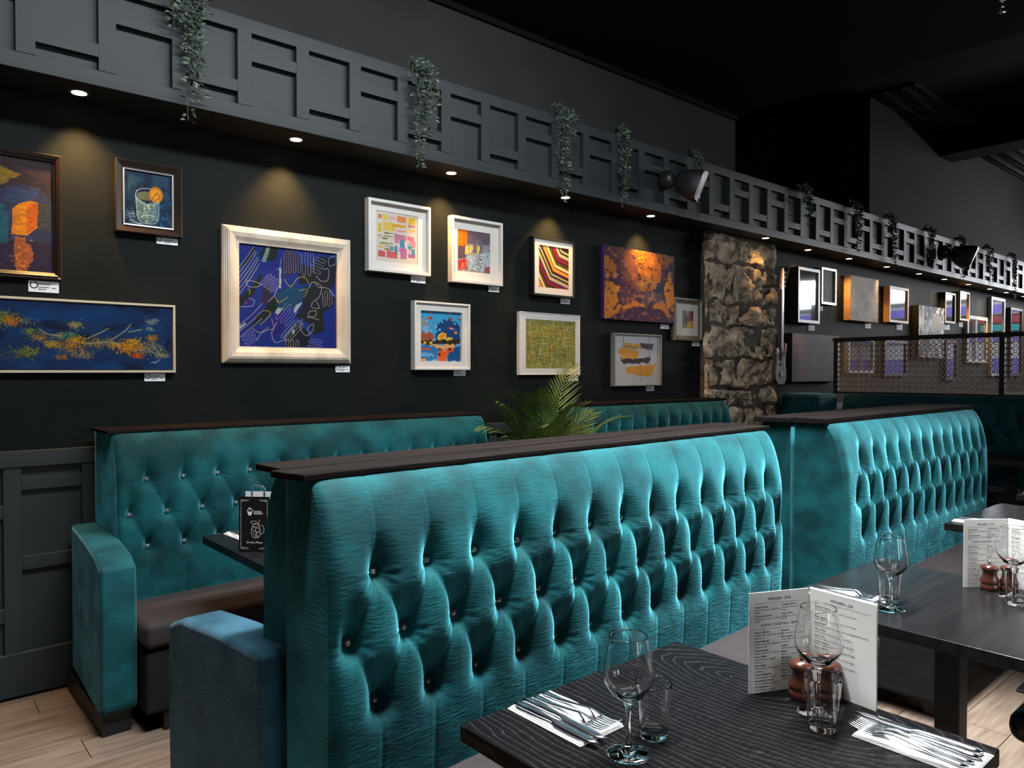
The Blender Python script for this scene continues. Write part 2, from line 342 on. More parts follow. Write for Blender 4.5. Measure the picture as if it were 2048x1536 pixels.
# ---------------------------------------------------------------- the bulkhead shelf above the pictures
YF = WY - .28; Z0, Z1 = 2.648, 3.138
bk = struct(box('trim_6', -1.5, 16.9, YF + .03, WY, Z0 + .02, Z1, M_panel))
box('soffit_board', -1.5, 16.9, YF + .03, WY, Z0, Z0 + .02, M_soffit, bk)
box('bottom_rail', -1.5, 16.9, YF - .002, YF + .03, Z0, 2.715, M_panel, bk, b=.002, s=1)
box('top_rail', -1.5, 16.9, YF - .002, YF + .03, 3.07, Z1, M_panel, bk, b=.002, s=1)
mst = bpy.data.meshes.new('panel_stile'); mst.from_pydata(boxv(0, .068, YF - .005, YF + .031, 2.715, 3.07), [], BOXF); mst.materials.append(M_panel)
mrl = bpy.data.meshes.new('panel_rail'); mrl.from_pydata(boxv(.068, .30, YF - .003, YF + .031, 0, .055), [], BOXF); mrl.materials.append(M_panel)
for i in range(-5, 52):
    x = .468 + .30 * i
    o = bpy.data.objects.new('panel_stile', mst); COL.objects.link(o); o.parent = bk; o.location = (x, 0, 0)
    o = bpy.data.objects.new('panel_rail', mrl); COL.objects.link(o); o.parent = bk; o.location = (x, 0, 2.772 if i % 2 == 0 else 2.935)

# ---------------------------------------------------------------- recessed downlights with warm spots
def spotlamp(x, i):
    y = WY - (.215 if i == 5 else .14)
    r = empty('recessed_downlight', (x, y, Z0))
    v, f = lathe([(.028, -.001), (.040, -.004), (.044, -.001), (.044, .0)], 24); pyd('trim_ring', v, f, M_ring, r, True)
    v, f = lathe([(.001, -.0045), (.02, -.0045), (.030, -.0035), (.030, -.001)], 20); pyd('lens', v, f, M_lamp, r, True)
    l = bpy.data.lights.new('spot', 'SPOT'); l.energy = 95 if i < 5 else (14 if i == 5 else 50); l.color = (1.0, .55, .18); l.spot_size = math.radians(84); l.spot_blend = .95; l.shadow_soft_size = .02
    o = bpy.data.objects.new('downlight_beam', l); COL.objects.link(o); o.location = (x, y, Z0 - .012); o.rotation_euler = (math.radians(12), math.radians([-6, 3, -5, 5, -4][i % 5]), 0)
    pos = ['above the arch painting at the left edge', 'above the big blue painting', 'between the two white framed prints', 'above the striped print, behind a vine tip', 'above the purple and gold canvas',
           'at the top of the stone column', 'first beyond the stone column', 'second beyond the stone column', 'third beyond the stone column', 'above the black and white canvas',
           'above the pair of narrow box frames', 'seventh beyond the column', 'eighth beyond the column', 'near the right edge', 'just past the right edge'][i]
    tag(r, 'small round lit downlight in the bulkhead soffit ' + pos, 'downlight', 'downlights along the soffit')
for i, x in enumerate(SPOTX): spotlamp(x, i)

# ---------------------------------------------------------------- painting tools
def vnoise(W, H, sx, sy, seed, octs=4):
    g = np.random.default_rng(seed); out = np.zeros((H, W)); amp = 1; tot = 0
    for o in range(octs):
        nx, ny = max(2, int(sx * 2 ** o)) + 2, max(2, int(sy * 2 ** o)) + 2
        r = g.random((ny, nx)); X = np.linspace(0, nx - 1.001, W); Y = np.linspace(0, ny - 1.001, H)
        xi = X.astype(int); yi = Y.astype(int); fx = X - xi; fy = Y - yi; fx = fx * fx * (3 - 2 * fx); fy = fy * fy * (3 - 2 * fy); fy = fy[:, None]
        xj = np.minimum(xi + 1, nx - 1); yj = np.minimum(yi + 1, ny - 1)
        a = r[np.ix_(yi, xi)]; b = r[np.ix_(yi, xj)]; c = r[np.ix_(yj, xi)]; d = r[np.ix_(yj, xj)]
        out += amp * ((a * (1 - fx) + b * fx) * (1 - fy) + (c * (1 - fx) + d * fx) * fy); tot += amp; amp *= .5
    return out / tot
DIM = .84
class Cv:
    def __init__(s, W, H, bg, quad=None):
        s.W, s.H = W, H; s.c = np.zeros((H, W, 3)); s.c[:] = bg
        s.X, s.Y = np.meshgrid(np.arange(W) + .5, np.arange(H) + .5)
        s.Hm = None
        if quad:
            A = []; dst = [(0, 0), (W, 0), (W, H), (0, H)]
            for (x, y), (u, v) in zip(quad, dst):
                A.append([x, y, 1, 0, 0, 0, -u * x, -u * y, -u]); A.append([0, 0, 0, x, y, 1, -v * x, -v * y, -v])
            s.Hm = np.linalg.svd(np.array(A, float))[2][-1].reshape(3, 3)
    def m(s, pts):
        p = np.array(pts, float).reshape(-1, 2)
        if s.Hm is None: return p * (s.W, s.H)
        q = np.c_[p, np.ones(len(p))] @ s.Hm.T; return q[:, :2] / q[:, 2:]
    def put(s, mask, col, a=1.):
        k = (mask * a)[..., None]; s.c = s.c * (1 - k) + np.array(col, float) * k
    def poly(s, pts, col, a=1., jit=0, soft=0):
        p = s.m(pts); ins = np.zeros((s.H, s.W), bool); X, Y = s.X, s.Y
        if jit:
            X = X + (vnoise(s.W, s.H, 14, 14, int(p[0, 0]) + 5) - .5) * jit; Y = Y + (vnoise(s.W, s.H, 14, 14, int(p[0, 1]) + 77) - .5) * jit
        n = len(p)
        for i in range(n):
            x1, y1 = p[i]; x2, y2 = p[(i + 1) % n]
            if y1 == y2: continue
            c = ((y1 > Y) != (y2 > Y)) & (X < (x2 - x1) * (Y - y1) / (y2 - y1) + x1); ins ^= c
        s.put(ins.astype(float), col, a)
    def line(s, pts, w, col, a=1.):
        p = s.m(pts); D = np.full((s.H, s.W), 1e9)
        for i in range(len(p) - 1):
            (x1, y1), (x2, y2) = p[i], p[i + 1]; pad = w + 1.5
            xa, xb = int(max(0, min(x1, x2) - pad)), int(min(s.W, max(x1, x2) + pad + 1)); ya, yb = int(max(0, min(y1, y2) - pad)), int(min(s.H, max(y1, y2) + pad + 1))
            if xa >= xb or ya >= yb: continue
            X = s.X[ya:yb, xa:xb]; Y = s.Y[ya:yb, xa:xb]; dx, dy = x2 - x1, y2 - y1; t = np.clip(((X - x1) * dx + (Y - y1) * dy) / (dx * dx + dy * dy + 1e-9), 0, 1)
            D[ya:yb, xa:xb] = np.minimum(D[ya:yb, xa:xb], np.hypot(X - x1 - t * dx, Y - y1 - t * dy))
        s.put(np.clip(w - D + .5, 0, 1), col, a)
    def curve(s, pts, w, col, a=1., closed=False):
        P = list(pts); P = [P[-1]] + P + P[:2] if closed else [P[0]] + P + [P[-1]]; out = []
        for i in range(1, len(P) - 2):
            p0, p1, p2, p3 = [np.array(q, float) for q in P[i - 1:i + 3]]
            for k in range(8):
                t = k / 8; out.append(.5 * ((2 * p1) + (-p0 + p2) * t + (2 * p0 - 5 * p1 + 4 * p2 - p3) * t * t + (-p0 + 3 * p1 - 3 * p2 + p3) * t ** 3))
        out.append(np.array(P[-2], float)); s.line(out, w, col, a)
    def ell(s, x, y, rx, ry, col, a=1., soft=1.):
        c = s.m([(x, y), (x + rx, y), (x, y + ry)]); ax = max(.6, np.hypot(*(c[1] - c[0]))); ay = max(.6, np.hypot(*(c[2] - c[0])))
        d = np.hypot((s.X - c[0, 0]) / ax, (s.Y - c[0, 1]) / ay); s.put(np.clip((1 - d) * min(ax, ay) / soft + .5, 0, 1), col, a)
    def blot(s, x, y, r, col, n=60, rs=3, a=.8, seed=1, sy=1.):
        g = np.random.default_rng(seed)
        for _ in range(n):
            dx, dy = g.normal(0, r, 2); k = g.uniform(.5, 1.25); s.ell(x + dx, y + dy * sy, rs * g.uniform(.4, 1.2), rs * g.uniform(.4, 1.2), np.clip(np.array(col) * k, 0, 255), a)
    def object(s, name, x0, x1, y, z0, z1, m, parent):
        H, W = s.H, s.W
        xs = np.linspace(x0, x1, W + 1); zs = np.linspace(z1, z0, H + 1); XX, ZZ = np.meshgrid(xs, zs)
        v = np.stack([XX.ravel(), np.full(XX.size, y), ZZ.ravel()], 1)
        idx = np.arange((H + 1) * (W + 1)).reshape(H + 1, W + 1)
        q = np.stack([idx[1:, :-1], idx[1:, 1:], idx[:-1, 1:], idx[:-1, :-1]], -1).reshape(-1, 4)
        me = bpy.data.meshes.new(name); me.vertices.add(len(v)); me.vertices.foreach_set('co', v.ravel().astype(np.float32))
        me.loops.add(q.size); me.loops.foreach_set('vertex_index', q.ravel().astype(np.int32)); me.polygons.add(len(q))
        me.polygons.foreach_set('loop_start', np.arange(0, q.size, 4, dtype=np.int32)); me.update(); me.validate()
        c = np.clip(s.c / 255 * DIM, 0, 1); c = np.where(c <= .04045, c / 12.92, ((c + .055) / 1.055) ** 2.4)
        ca = np.ones((len(q), 4, 4), np.float32); ca[..., :3] = c.reshape(-1, 1, 3)
        at = me.color_attributes.new('Col', 'FLOAT_COLOR', 'CORNER'); at.data.foreach_set('color', ca.ravel())
        return link(name, me, m, parent)
def moulding(name, x0, x1, z0, z1, prof, m, parent):
    """mitred frame; prof = (inset from the outer edge, distance out of the wall)"""
    v = []; f = []
    for a, d in prof: v += [(x0 + a, -d, z0 + a), (x1 - a, -d, z0 + a), (x1 - a, -d, z1 - a), (x0 + a, -d, z1 - a)]
    n = len(prof)
    for i in range(n - 1):
        for k in range(4): k2 = (k + 1) % 4; f.append((i * 4 + k, i * 4 + k2, (i + 1) * 4 + k2, (i + 1) * 4 + k))
    return pyd(name, v, f, m, parent)
def sheet(name, x0, x1, z0, z1, d, m, parent, t=.003): return box(name, x0, x1, -d, -d + t, z0, z1, m, parent)
def mountb(x0, x1, z0, z1, X0, X1, Zb, Zt, d, m, parent, t=.003):
    r = MB(); r.box(x0, X0, -d, -d + t, z0, z1); r.box(X1, x1, -d, -d + t, z0, z1); r.box(X0, X1, -d, -d + t, z0, Zb); r.box(X0, X1, -d, -d + t, Zt, z1)
    return r.build('mount', m, parent)
def art(name, x0, x1, z0, z1, label, cat='picture', group='pictures on the dark wall'):
    e = empty(name, ((x0 + x1) / 2, WY, z0)); tag(e, label, cat, group)
    e['_c'] = (x0 + x1) / 2; e['_z'] = z0
    return e
def L(e, *a):      # wall coords -> local coords
    c, z = e['_c'], e['_z']; return (a[0] - c, a[1] - c, a[2] - z, a[3] - z)

# P1 arch painting in the moulded dark frame
e = art('framed_painting', .10, .666, 1.829, 2.383, 'oil painting of a glowing arched passage in ridged dark frame, cut by the left edge')
X = L(e, .10, .666, 1.829, 2.383)
moulding('frame', *X, [(0, 0), (0, .030), (.004, .034), (.010, .030), (.012, .028), (.014, .036), (.020, .032), (.022, .027), (.030, .022), (.030, .010)], M_brnframe, e)
c = Cv(290, 340, (44, 32, 38), [(-360, -10), (472, 205), (492, 1197), (-360, 1160)])
c.c *= (.7 + .7 * vnoise(290, 340, 5, 8, 3))[..., None]
c.poly([(-360, 300), (0, 300), (150, 240), (310, 300), (200, 400), (110, 520), (100, 1000), (-360, 1000)], (122, 96, 34), .95, 10)
c.poly([(60, 270), (200, 235), (300, 310), (180, 380), (60, 360)], (160, 120, 20), .8, 14)
c.poly([(-360, 650), (100, 680), (120, 1000), (-360, 1000)], (128, 44, 52), .8, 16)
c.poly([(20, 560), (85, 600), (70, 850), (0, 820)], (150, 120, 40), .6, 14)
c.poly([(115, 900), (115, 560), (180, 440), (300, 400), (400, 420), (475, 560), (490, 930)], (44, 52, 84), .95, 8)
c.poly([(150, 930), (160, 620), (200, 560), (230, 640), (240, 940)], (20, 92, 110), .8, 12)
c.poly([(200, 500), (300, 430), (400, 470), (380, 540), (250, 560)], (40, 62, 100), .8, 10)
c.poly([(255, 850), (258, 620), (290, 570), (360, 545), (400, 570), (395, 790), (340, 860)], (205, 125, 20), 1, 4)
c.poly([(340, 850), (335, 590), (400, 560), (398, 780)], (190, 88, 12), .9, 6)
c.poly([(400, 560), (470, 580), (480, 820), (400, 800)], (58, 60, 58), .9, 6)
c.poly([(-360, 985), (490, 930), (492, 1197), (-360, 1160)], (46, 34, 62), .9, 10)
c.poly([(270, 860), (340, 860), (380, 1000), (350, 1197), (275, 1190), (265, 1000)], (180, 92, 40), .85, 24)
c.blot(310, 1090, 28, (230, 130, 50), 60, 9, .7, 3, 2.6)
for k in range(6): c.line([(100 - k * 6, 520 - k * 26), (150 - k * 2, 430 - k * 20), (215 + k * 4, 380 - k * 12)], .5, (170, 150, 90), .5)
c.line([(250, 205), (420, 350)], .8, (150, 60, 60), .6)
c.c *= (.72 + .56 * vnoise(290, 340, 30, 60, 9, 4))[..., None]; c.c = c.c * .9 + 8 * (vnoise(290, 340, 90, 20, 10, 2)[..., None] - .4)
a = L(e, .13, .636, 1.859, 2.353); c.object('painting', a[0], a[1], -.012, a[2], a[3], M_art, e)

# P2 long blue and gold painting
e = art('framed_painting', -.05, 1.149, 1.414, 1.745, 'long blue abstract painting with gold splashes in thin champagne frame')
moulding('frame', *L(e, -.05, 1.149, 1.414, 1.745), [(0, 0), (0, .030), (.001, .032), (.010, .032), (.011, .030), (.012, .008)], M_champ, e)
sheet('backing', *L(e, -.04, 1.139, 1.424, 1.735), .008, M_black, e)
c = Cv(460, 130, (8, 40, 84), [(-1050, 40), (1950, 145), (1958, 860), (-1050, 832)])
n1 = vnoise(460, 130, 7, 4, 5); n2 = vnoise(460, 130, 12, 5, 9)
c.put(np.clip((n1 - .45) * 4, 0, 1), (6, 58, 110), .8); c.put(np.clip((.45 - n2) * 5, 0, 1), (6, 16, 48), .9)
for x, y, r, col, n, sd in ((150, 215, 30, (200, 140, 20), 50, 1), (260, 290, 60, (150, 130, 20), 140, 2), (350, 310, 40, (190, 110, 30), 60, 3), (150, 385, 28, (120, 90, 50), 40, 4), (480, 320, 34, (110, 110, 110), 30, 5),
                            (520, 430, 30, (110, 120, 40), 40, 6), (600, 500, 40, (150, 110, 60), 60, 7), (720, 570, 36, (190, 150, 30), 60, 8), (800, 470, 30, (130, 120, 100), 40, 9), (900, 480, 40, (60, 120, 90), 70, 10),
                            (980, 520, 35, (200, 150, 20), 70, 11), (900, 590, 55, (190, 120, 30), 100, 12), (950, 350, 34, (150, 140, 90), 60, 13), (1030, 680, 44, (150, 120, 90), 60, 14), (820, 710, 24, (150, 90, 40), 40, 15),
                            (480, 660, 60, (120, 120, 40), 110, 16), (200, 700, 60, (60, 70, 80), 80, 17), (60, 560, 50, (70, 110, 90), 60, 18), (1150, 560, 44, (150, 120, 60), 70, 19), (1300, 555, 50, (130, 110, 60), 60, 20),
                            (1450, 590, 56, (210, 140, 20), 110, 21), (1560, 600, 60, (200, 130, 30), 130, 22), (1590, 700, 24, (190, 80, 20), 50, 23), (1740, 610, 60, (150, 140, 100), 80, 24), (1840, 690, 34, (130, 130, 100), 60, 25),
                            (1750, 300, 28, (130, 130, 140), 50, 26), (1720, 390, 16, (90, 120, 110), 20, 27), (1750, 495, 28, (170, 110, 30), 40, 28), (1540, 530, 26, (220, 160, 20), 30, 29)):
    c.blot(x, y, r * 1.2, col, int(n * 2.6), 8, .7, sd, .55)
for p in ([(1080, 500), (1200, 440), (1290, 385)], [(1310, 520), (1440, 430), (1520, 340)], [(1500, 425), (1630, 396)], [(600, 400), (680, 455), (820, 475)], [(1050, 560), (1250, 545), (1400, 560)]): c.curve(p, 1.2, (150, 150, 110), .8)
c.curve([(1735, 780), (1790, 770), (1770, 790), (1830, 745)], .8, (130, 150, 180))
a = L(e, -.034, 1.133, 1.430, 1.729); c.object('painting', a[0], a[1], -.0215, a[2], a[3], M_art, e)

# P3 glass with orange slice
e = art('framed_painting', .885, 1.182, 2.078, 2.418, 'small painting of a drink with an orange slice, broad dark brown frame with silver slip')
moulding('frame', *L(e, .885, 1.182, 2.078, 2.418), [(0, 0), (0, .038), (.004, .040), (.036, .018), (.036, .010)], M_brnframe, e)
moulding('slip', *L(e, .921, 1.146, 2.114, 2.382), [(0, .010), (0, .026), (.006, .024), (.006, .012)], M_silv, e)
c = Cv(130, 160, (10, 40, 66), [(1152, 262), (1538, 330), (1530, 762), (1155, 722)])
n1 = vnoise(130, 160, 5, 6, 21); c.put(np.clip((n1 - .45) * 5, 0, 1), (50, 80, 96), .6); c.put(np.clip((.42 - n1) * 6, 0, 1), (4, 18, 40), .9)
c.blot(1450, 640, 60, (30, 90, 150), 60, 16, .4, 3); c.blot(1200, 640, 30, (120, 150, 170), 40, 8, .5, 4)
c.poly([(1253, 500), (1270, 680), (1330, 720), (1420, 700), (1430, 520), (1340, 560)], (120, 150, 140), .6, 6)
c.blot(1345, 620, 34, (190, 205, 180), 50, 9, .5, 6)
c.ell(1330, 495, 70, 36, (150, 150, 80), .6)
c.ell(1412, 485, 54, 66, (205, 120, 14)); c.ell(1412, 485, 38, 48, (226, 150, 30)); c.curve([(1380, 520), (1420, 470), (1440, 510), (1400, 530)], 1.0, (120, 60, 10))
for p in ([(1255, 450), (1300, 430), (1370, 432)], [(1255, 450), (1250, 500), (1300, 550), (1380, 570), (1430, 545)], [(1250, 500), (1258, 620), (1275, 690), (1340, 722), (1420, 700), (1432, 540)], [(1290, 665), (1330, 650), (1400, 665)], [(1210, 690), (1250, 715), (1300, 725)]): c.curve(p, .9, (190, 205, 210), .9)
a = L(e, .927, 1.140, 2.120, 2.376); c.object('painting', a[0], a[1], -.014, a[2], a[3], M_art, e)

# P4 big blue line painting, limed frame
e = art('framed_painting', 1.381, 2.112, 1.465, 2.175, 'large deep blue abstract painting with looping pale lines in wide limed wood frame')
moulding('frame', *L(e, 1.381, 2.112, 1.465, 2.175), [(0, 0), (0, .022), (.004, .024), (.006, .030), (.011, .031), (.013, .037), (.018, .038), (.021, .044), (.034, .048), (.055, .044), (.074, .030), (.082, .026), (.086, .026), (.087, .010)], M_limed, e)
c = Cv(230, 230, (20, 40, 120), [(203, 228), (1118, 335), (1122, 1236), (200, 1206)])
n1 = vnoise(230, 230, 4, 4, 31); c.put(np.clip((n1 - .5) * 5, 0, 1), (34, 36, 116), .6); c.put(np.clip((.42 - n1) * 6, 0, 1), (14, 50, 112), .6)
dk = (24, 28, 36); dg = (20, 32, 26)
for p, q in (([(205, 830), (205, 740), (300, 660), (400, 520), (430, 560), (330, 700), (230, 800)], dg), ([(240, 440), (300, 350), (340, 260), (380, 250), (330, 380), (270, 440)], dg), ([(420, 300), (470, 250), (580, 260), (560, 380), (480, 400), (400, 340)], dg),
              ([(640, 280), (720, 300), (790, 400), (760, 500), (640, 560), (620, 420)], (44, 38, 60)), ([(800, 400), (900, 480), (950, 350), (1110, 380), (1115, 620), (1040, 700), (900, 620), (780, 620), (760, 500)], dk),
              ([(420, 660), (480, 600), (520, 720), (460, 840), (420, 760)], (40, 34, 56)), ([(300, 1040), (360, 920), (450, 830), (560, 720), (580, 820), (480, 930), (360, 1000)], dg),
              ([(820, 640), (1000, 640), (1115, 760), (1090, 830), (1000, 900), (1000, 1060), (900, 1110), (860, 1000), (740, 940), (800, 820), (780, 700)], dk), ([(880, 840), (1000, 860), (1000, 1060), (920, 1110), (870, 960)], dg),
              ([(760, 1000), (880, 1100), (860, 1200), (1000, 1230), (620, 1215), (640, 1110)], (22, 26, 34)), ([(560, 700), (700, 620), (840, 680), (800, 780), (640, 870), (560, 860)], (18, 62, 92)),
              ([(500, 930), (620, 880), (640, 980), (600, 1080), (520, 1140)], (36, 26, 110))): c.poly(p, q, .95, 12)
wl_ = (176, 168, 160)
for k in range(9): c.curve([(205, 460 + k * 50), (280 + k * 4, 360 + k * 44), (350 + k * 10, 260 + k * 30 + 10 * (k % 2))] if k < 6 else [(210, 1000 + (k - 6) * 60), (330, 900 + (k - 6) * 60), (420, 800 + (k - 6) * 70)], .55, wl_)
def serp(x, y, dx, dy, ln, st, n, cl=wl_, w=.45):
    P = []; nx, ny = -dy, dx
    for k in range(n):
        a0 = (x + nx * st * k, y + ny * st * k); b0 = (a0[0] + dx * ln, a0[1] + dy * ln)
        P += [a0, b0] if k % 2 == 0 else [b0, a0]
    c.curve(P, w, cl)
serp(630, 320, 0, 1, 170, -22, 8, (150, 130, 160)); serp(800, 330, .02, 1, 190, -26, 5); serp(930, 360, .9, .4, 90, 28, 6); serp(480, 520, -.6, .8, 110, -18, 9, (170, 150, 190))
serp(650, 800, -.6, .8, 160, -26, 6, (150, 140, 200)); serp(730, 960, -.65, .75, 190, -24, 5); serp(990, 700, .05, 1, 120, -22, 5); serp(230, 1120, .8, -.5, 110, 20, 6, (150, 150, 200)); serp(640, 1210, .1, -1, 60, 24, 6); serp(880, 1140, .9, .2, 110, 24, 5, (150, 150, 210))
for p in ([(560, 980), (510, 1080), (540, 1170), (620, 1150), (640, 1110), (740, 1000)], [(860, 660), (900, 600), (980, 640), (960, 740), (900, 790), (890, 840), (960, 850), (930, 780)], [(1110, 740), (1040, 660), (960, 650), (920, 600)],
          [(850, 940), (870, 880), (930, 880), (920, 930), (860, 930), (960, 960)], [(800, 950), (780, 1040), (840, 1110), (900, 1060), (900, 1000), (850, 1040), (870, 1100)], [(1000, 480), (1050, 480), (1040, 580), (980, 590), (930, 540)], [(1110, 350), (1050, 380), (1060, 450), (1110, 430)],
          [(270, 600), (300, 580), (400, 610), (380, 640), (300, 640), (270, 600)], [(330, 1040), (400, 1080), (480, 1050), (530, 1040), (510, 950)], [(220, 830), (330, 820), (345, 770), (300, 750)], [(560, 480), (590, 460), (600, 380)], [(570, 640), (540, 720), (480, 780)], [(370, 1150), (420, 1070), (480, 1030)]): c.curve(p, .6, wl_)
for p in ([(630, 570), (690, 640), (760, 560), (830, 560), (860, 610)], [(770, 680), (850, 670), (820, 740)], [(420, 870), (470, 870), (500, 900), (440, 970), (400, 1000)], [(540, 730), (580, 790), (660, 740)], [(290, 660), (310, 680), (300, 710)]): c.curve(p, .8, (150, 140, 60))
for p in ([(420, 400), (470, 260), (500, 265), (460, 405)], [(585, 460), (605, 460), (600, 655), (583, 655)], [(715, 880), (740, 820), (805, 785), (770, 840), (730, 895)], [(540, 890), (570, 840), (620, 850), (575, 910)], [(705, 1050), (728, 1060), (722, 1100), (706, 1098)], [(205, 1020), (262, 975), (268, 990), (210, 1045)]): c.poly(p, (150, 170, 165), .95, 3)
for k in range(6): c.line([(430 + k * 10, 385 - k * 22), (475 + k * 6, 395 - k * 22)], 1.0, (60, 70, 60))
c.ell(268, 790, 9, 12, (190, 50, 40)); c.ell(566, 778, 6, 9, (200, 160, 30))
a = L(e, 1.468, 2.025, 1.552, 2.088); c.object('painting', a[0], a[1], -.014, a[2], a[3], M_art, e)

def boxframe(e, x0, x1, z0, z1, bw, d, din, m):
    moulding('frame', *L(e, x0, x1, z0, z1), [(0, 0), (0, d - .001), (.001, d), (bw - .001, d), (bw, d - .001), (bw, din)], m, e)
# P5 colour blocks
e = art('framed_print', 2.219, 2.658, 2.011, 2.437, 'watercolour print of pink, yellow and blue blocks in white box frame')
boxframe(e, 2.219, 2.658, 2.011, 2.437, .018, .045, .012, M_white)
mountb(*L(e, 2.237, 2.640, 2.029, 2.419), *L(e, 2.285, 2.580, 2.078, 2.375), .016, M_mount, e)
c = Cv(150, 150, (214, 204, 190), [(215, 250), (800, 375), (790, 1035), (215, 965)])
def R(x0, y0, x1, y1, col, a=.85, s=.2): c.poly([(x0, y0), (x1, y0 + (x1 - x0) * s), (x1, y1 + (x1 - x0) * s * .6), (x0, y1)], col, a, 3)
for q in ((250, 300, 298, 365, (200, 100, 90)), (310, 310, 385, 395, (215, 190, 70)), (400, 335, 505, 400, (225, 170, 160)), (520, 350, 645, 440, (225, 120, 60)), (675, 380, 765, 475, (230, 180, 30)), (250, 430, 300, 560, (205, 180, 30)), (320, 420, 500, 545, (215, 185, 70)), (455, 455, 645, 505, (220, 150, 30)),
          (670, 480, 765, 520, (205, 120, 100)), (510, 540, 645, 575, (225, 140, 130)), (665, 540, 765, 580, (235, 185, 80)), (335, 565, 425, 590, (90, 90, 30)), (430, 585, 520, 600, (80, 130, 140)), (250, 603, 315, 612, (40, 30, 40)), (335, 612, 470, 632, (120, 120, 60)), (480, 600, 640, 690, (185, 110, 140)), (310, 640, 390, 668, (110, 110, 40)),
          (275, 700, 400, 735, (130, 140, 50)), (655, 640, 750, 700, (215, 110, 130)), (555, 690, 620, 800, (50, 130, 165)), (480, 680, 545, 730, (205, 120, 160)), (690, 700, 765, 800, (220, 120, 140)), (250, 750, 325, 785, (225, 170, 60)), (345, 757, 430, 770, (70, 80, 40)), (660, 730, 720, 765, (150, 170, 175)), (335, 790, 410, 820, (130, 130, 60)), (415, 770, 470, 830, (90, 140, 160)),
          (480, 765, 520, 890, (50, 130, 165)), (530, 790, 640, 850, (215, 130, 170)), (250, 820, 350, 910, (200, 70, 70)), (370, 830, 515, 930, (205, 80, 90)), (560, 800, 645, 950, (175, 100, 150)), (660, 770, 715, 820, (50, 140, 165)), (710, 815, 755, 910, (50, 130, 170)), (665, 880, 760, 935, (170, 90, 140)), (670, 820, 700, 870, (220, 140, 160)), (265, 630, 290, 655, (140, 140, 150)), (415, 720, 455, 745, (120, 130, 150))): R(*q)
a = L(e, 2.285, 2.580, 2.078, 2.375); c.object('print', a[0], a[1], -.0125, a[2], a[3], M_artg, e)
# P6 city print
e = art('framed_print', 2.819, 3.244, 1.993, 2.416, 'abstract city print, orange sky and grey towers, in white box frame')
boxframe(e, 2.819, 3.244, 1.993, 2.416, .018, .045, .012, M_white)
mountb(*L(e, 2.837, 3.226, 2.011, 2.398), *L(e, 2.886, 3.157, 2.071, 2.339), .016, M_mount, e)
c = Cv(150, 150, (150, 150, 158), [(1352, 535), (1788, 600), (1788, 1148), (1350, 1105)])
c.poly([(1350, 535), (1500, 555), (1470, 760), (1350, 780)], (225, 110, 14), 1, 5)
c.poly([(1490, 555), (1790, 600), (1785, 760), (1480, 740)], (104, 90, 100), 1, 6)
c.poly([(1350, 770), (1480, 750), (1460, 930), (1350, 950)], (92, 70, 84), 1, 10); c.poly([(1560, 740), (1700, 720), (1690, 860), (1560, 860)], (110, 104, 120), 1, 8)
g = np.random.default_rng(5)
for _ in range(60): x = g.uniform(1350, 1780); y = g.uniform(540, 1130); ln = g.uniform(20, 90); hz = g.random() < .5; c.line([(x, y), (x + (ln if hz else 2), y + (5 if hz else ln))], .45, random.choice([(190, 185, 190), (40, 40, 60), (60, 50, 60), (210, 210, 215)]), .7)
for x, h in ((1465, 120), (1490, 110), (1525, 100), (1550, 60), (1625, 120), (1640, 70)): c.poly([(x - 9, 760), (x + 9, 765), (x + 16, 760 + h), (x - 12, 760 + h)], (220, 195, 90), .95, 2)
c.poly([(1350, 970), (1400, 950), (1460, 960), (1490, 1090), (1350, 1100)], (190, 40, 44), .95, 12); c.blot(1410, 1040, 26, (235, 150, 30), 20, 9, .9, 2); c.blot(1420, 1070, 40, (230, 225, 220), 26, 7, .9, 8)
c.poly([(1490, 900), (1790, 850), (1790, 1130), (1500, 1090)], (170, 200, 215), .7, 14)
for sd, cl in ((1, (60, 80, 110)), (2, (225, 230, 235)), (3, (120, 150, 170)), (4, (200, 60, 60)), (5, (235, 170, 50)), (6, (40, 50, 70))): c.blot(1640, 1000, 75, cl, 46 if sd not in (4, 5) else 10, 7, .85, sd)
c.poly([(1715, 1050), (1790, 1045), (1790, 1140), (1715, 1130)], (140, 60, 66), .8, 8)
a = L(e, 2.886, 3.157, 2.071, 2.339); c.object('print', a[0], a[1], -.0125, a[2], a[3], M_artg, e)
# P7 striped chevrons
e = art('framed_print', 3.515, 3.925, 1.955, 2.365, 'print of nested multicoloured chevron stripes in deep black box frame')
moulding('frame', *L(e, 3.515, 3.925, 1.955, 2.365), [(0, 0), (0, .052), (.013, .052), (.014, .048), (.014, .040)], M_darkend, e)
mountb(*L(e, 3.529, 3.911, 1.969, 2.351), *L(e, 3.575, 3.873, 2.015, 2.311), .044, M_mount, e)
c = Cv(180, 180, (225, 205, 160), [(530, 290), (1090, 365), (1083, 1150), (522, 1098)])
U = np.linspace(0, 1, 180); UU, VV = np.meshgrid(U, U)
kx = .80 - .62 * VV * .9; d1 = (UU * 1.0 + .0) ; 
T = np.where(UU < kx, (VV * .62 - (UU - .80) * 1.0) , 1.024 * VV - .276 * UU + .221)
T2 = np.maximum(0, T + .0); band = (T2 * 26).astype(int); g = np.random.default_rng(8)
pal = [(60, 14, 20), (228, 200, 130), (140, 20, 40), (40, 24, 30), (230, 180, 60), (90, 60, 20), (150, 110, 110), (60, 30, 80), (225, 210, 150), (130, 30, 34), (110, 100, 80), (230, 130, 30), (70, 80, 30), (50, 30, 70), (200, 190, 110), (130, 20, 30), (30, 26, 30), (220, 200, 140)]
pc = np.array([pal[(k * 7) % 18] for k in range(90)]); c.c = pc[np.clip(band, 0, 89)].astype(float)
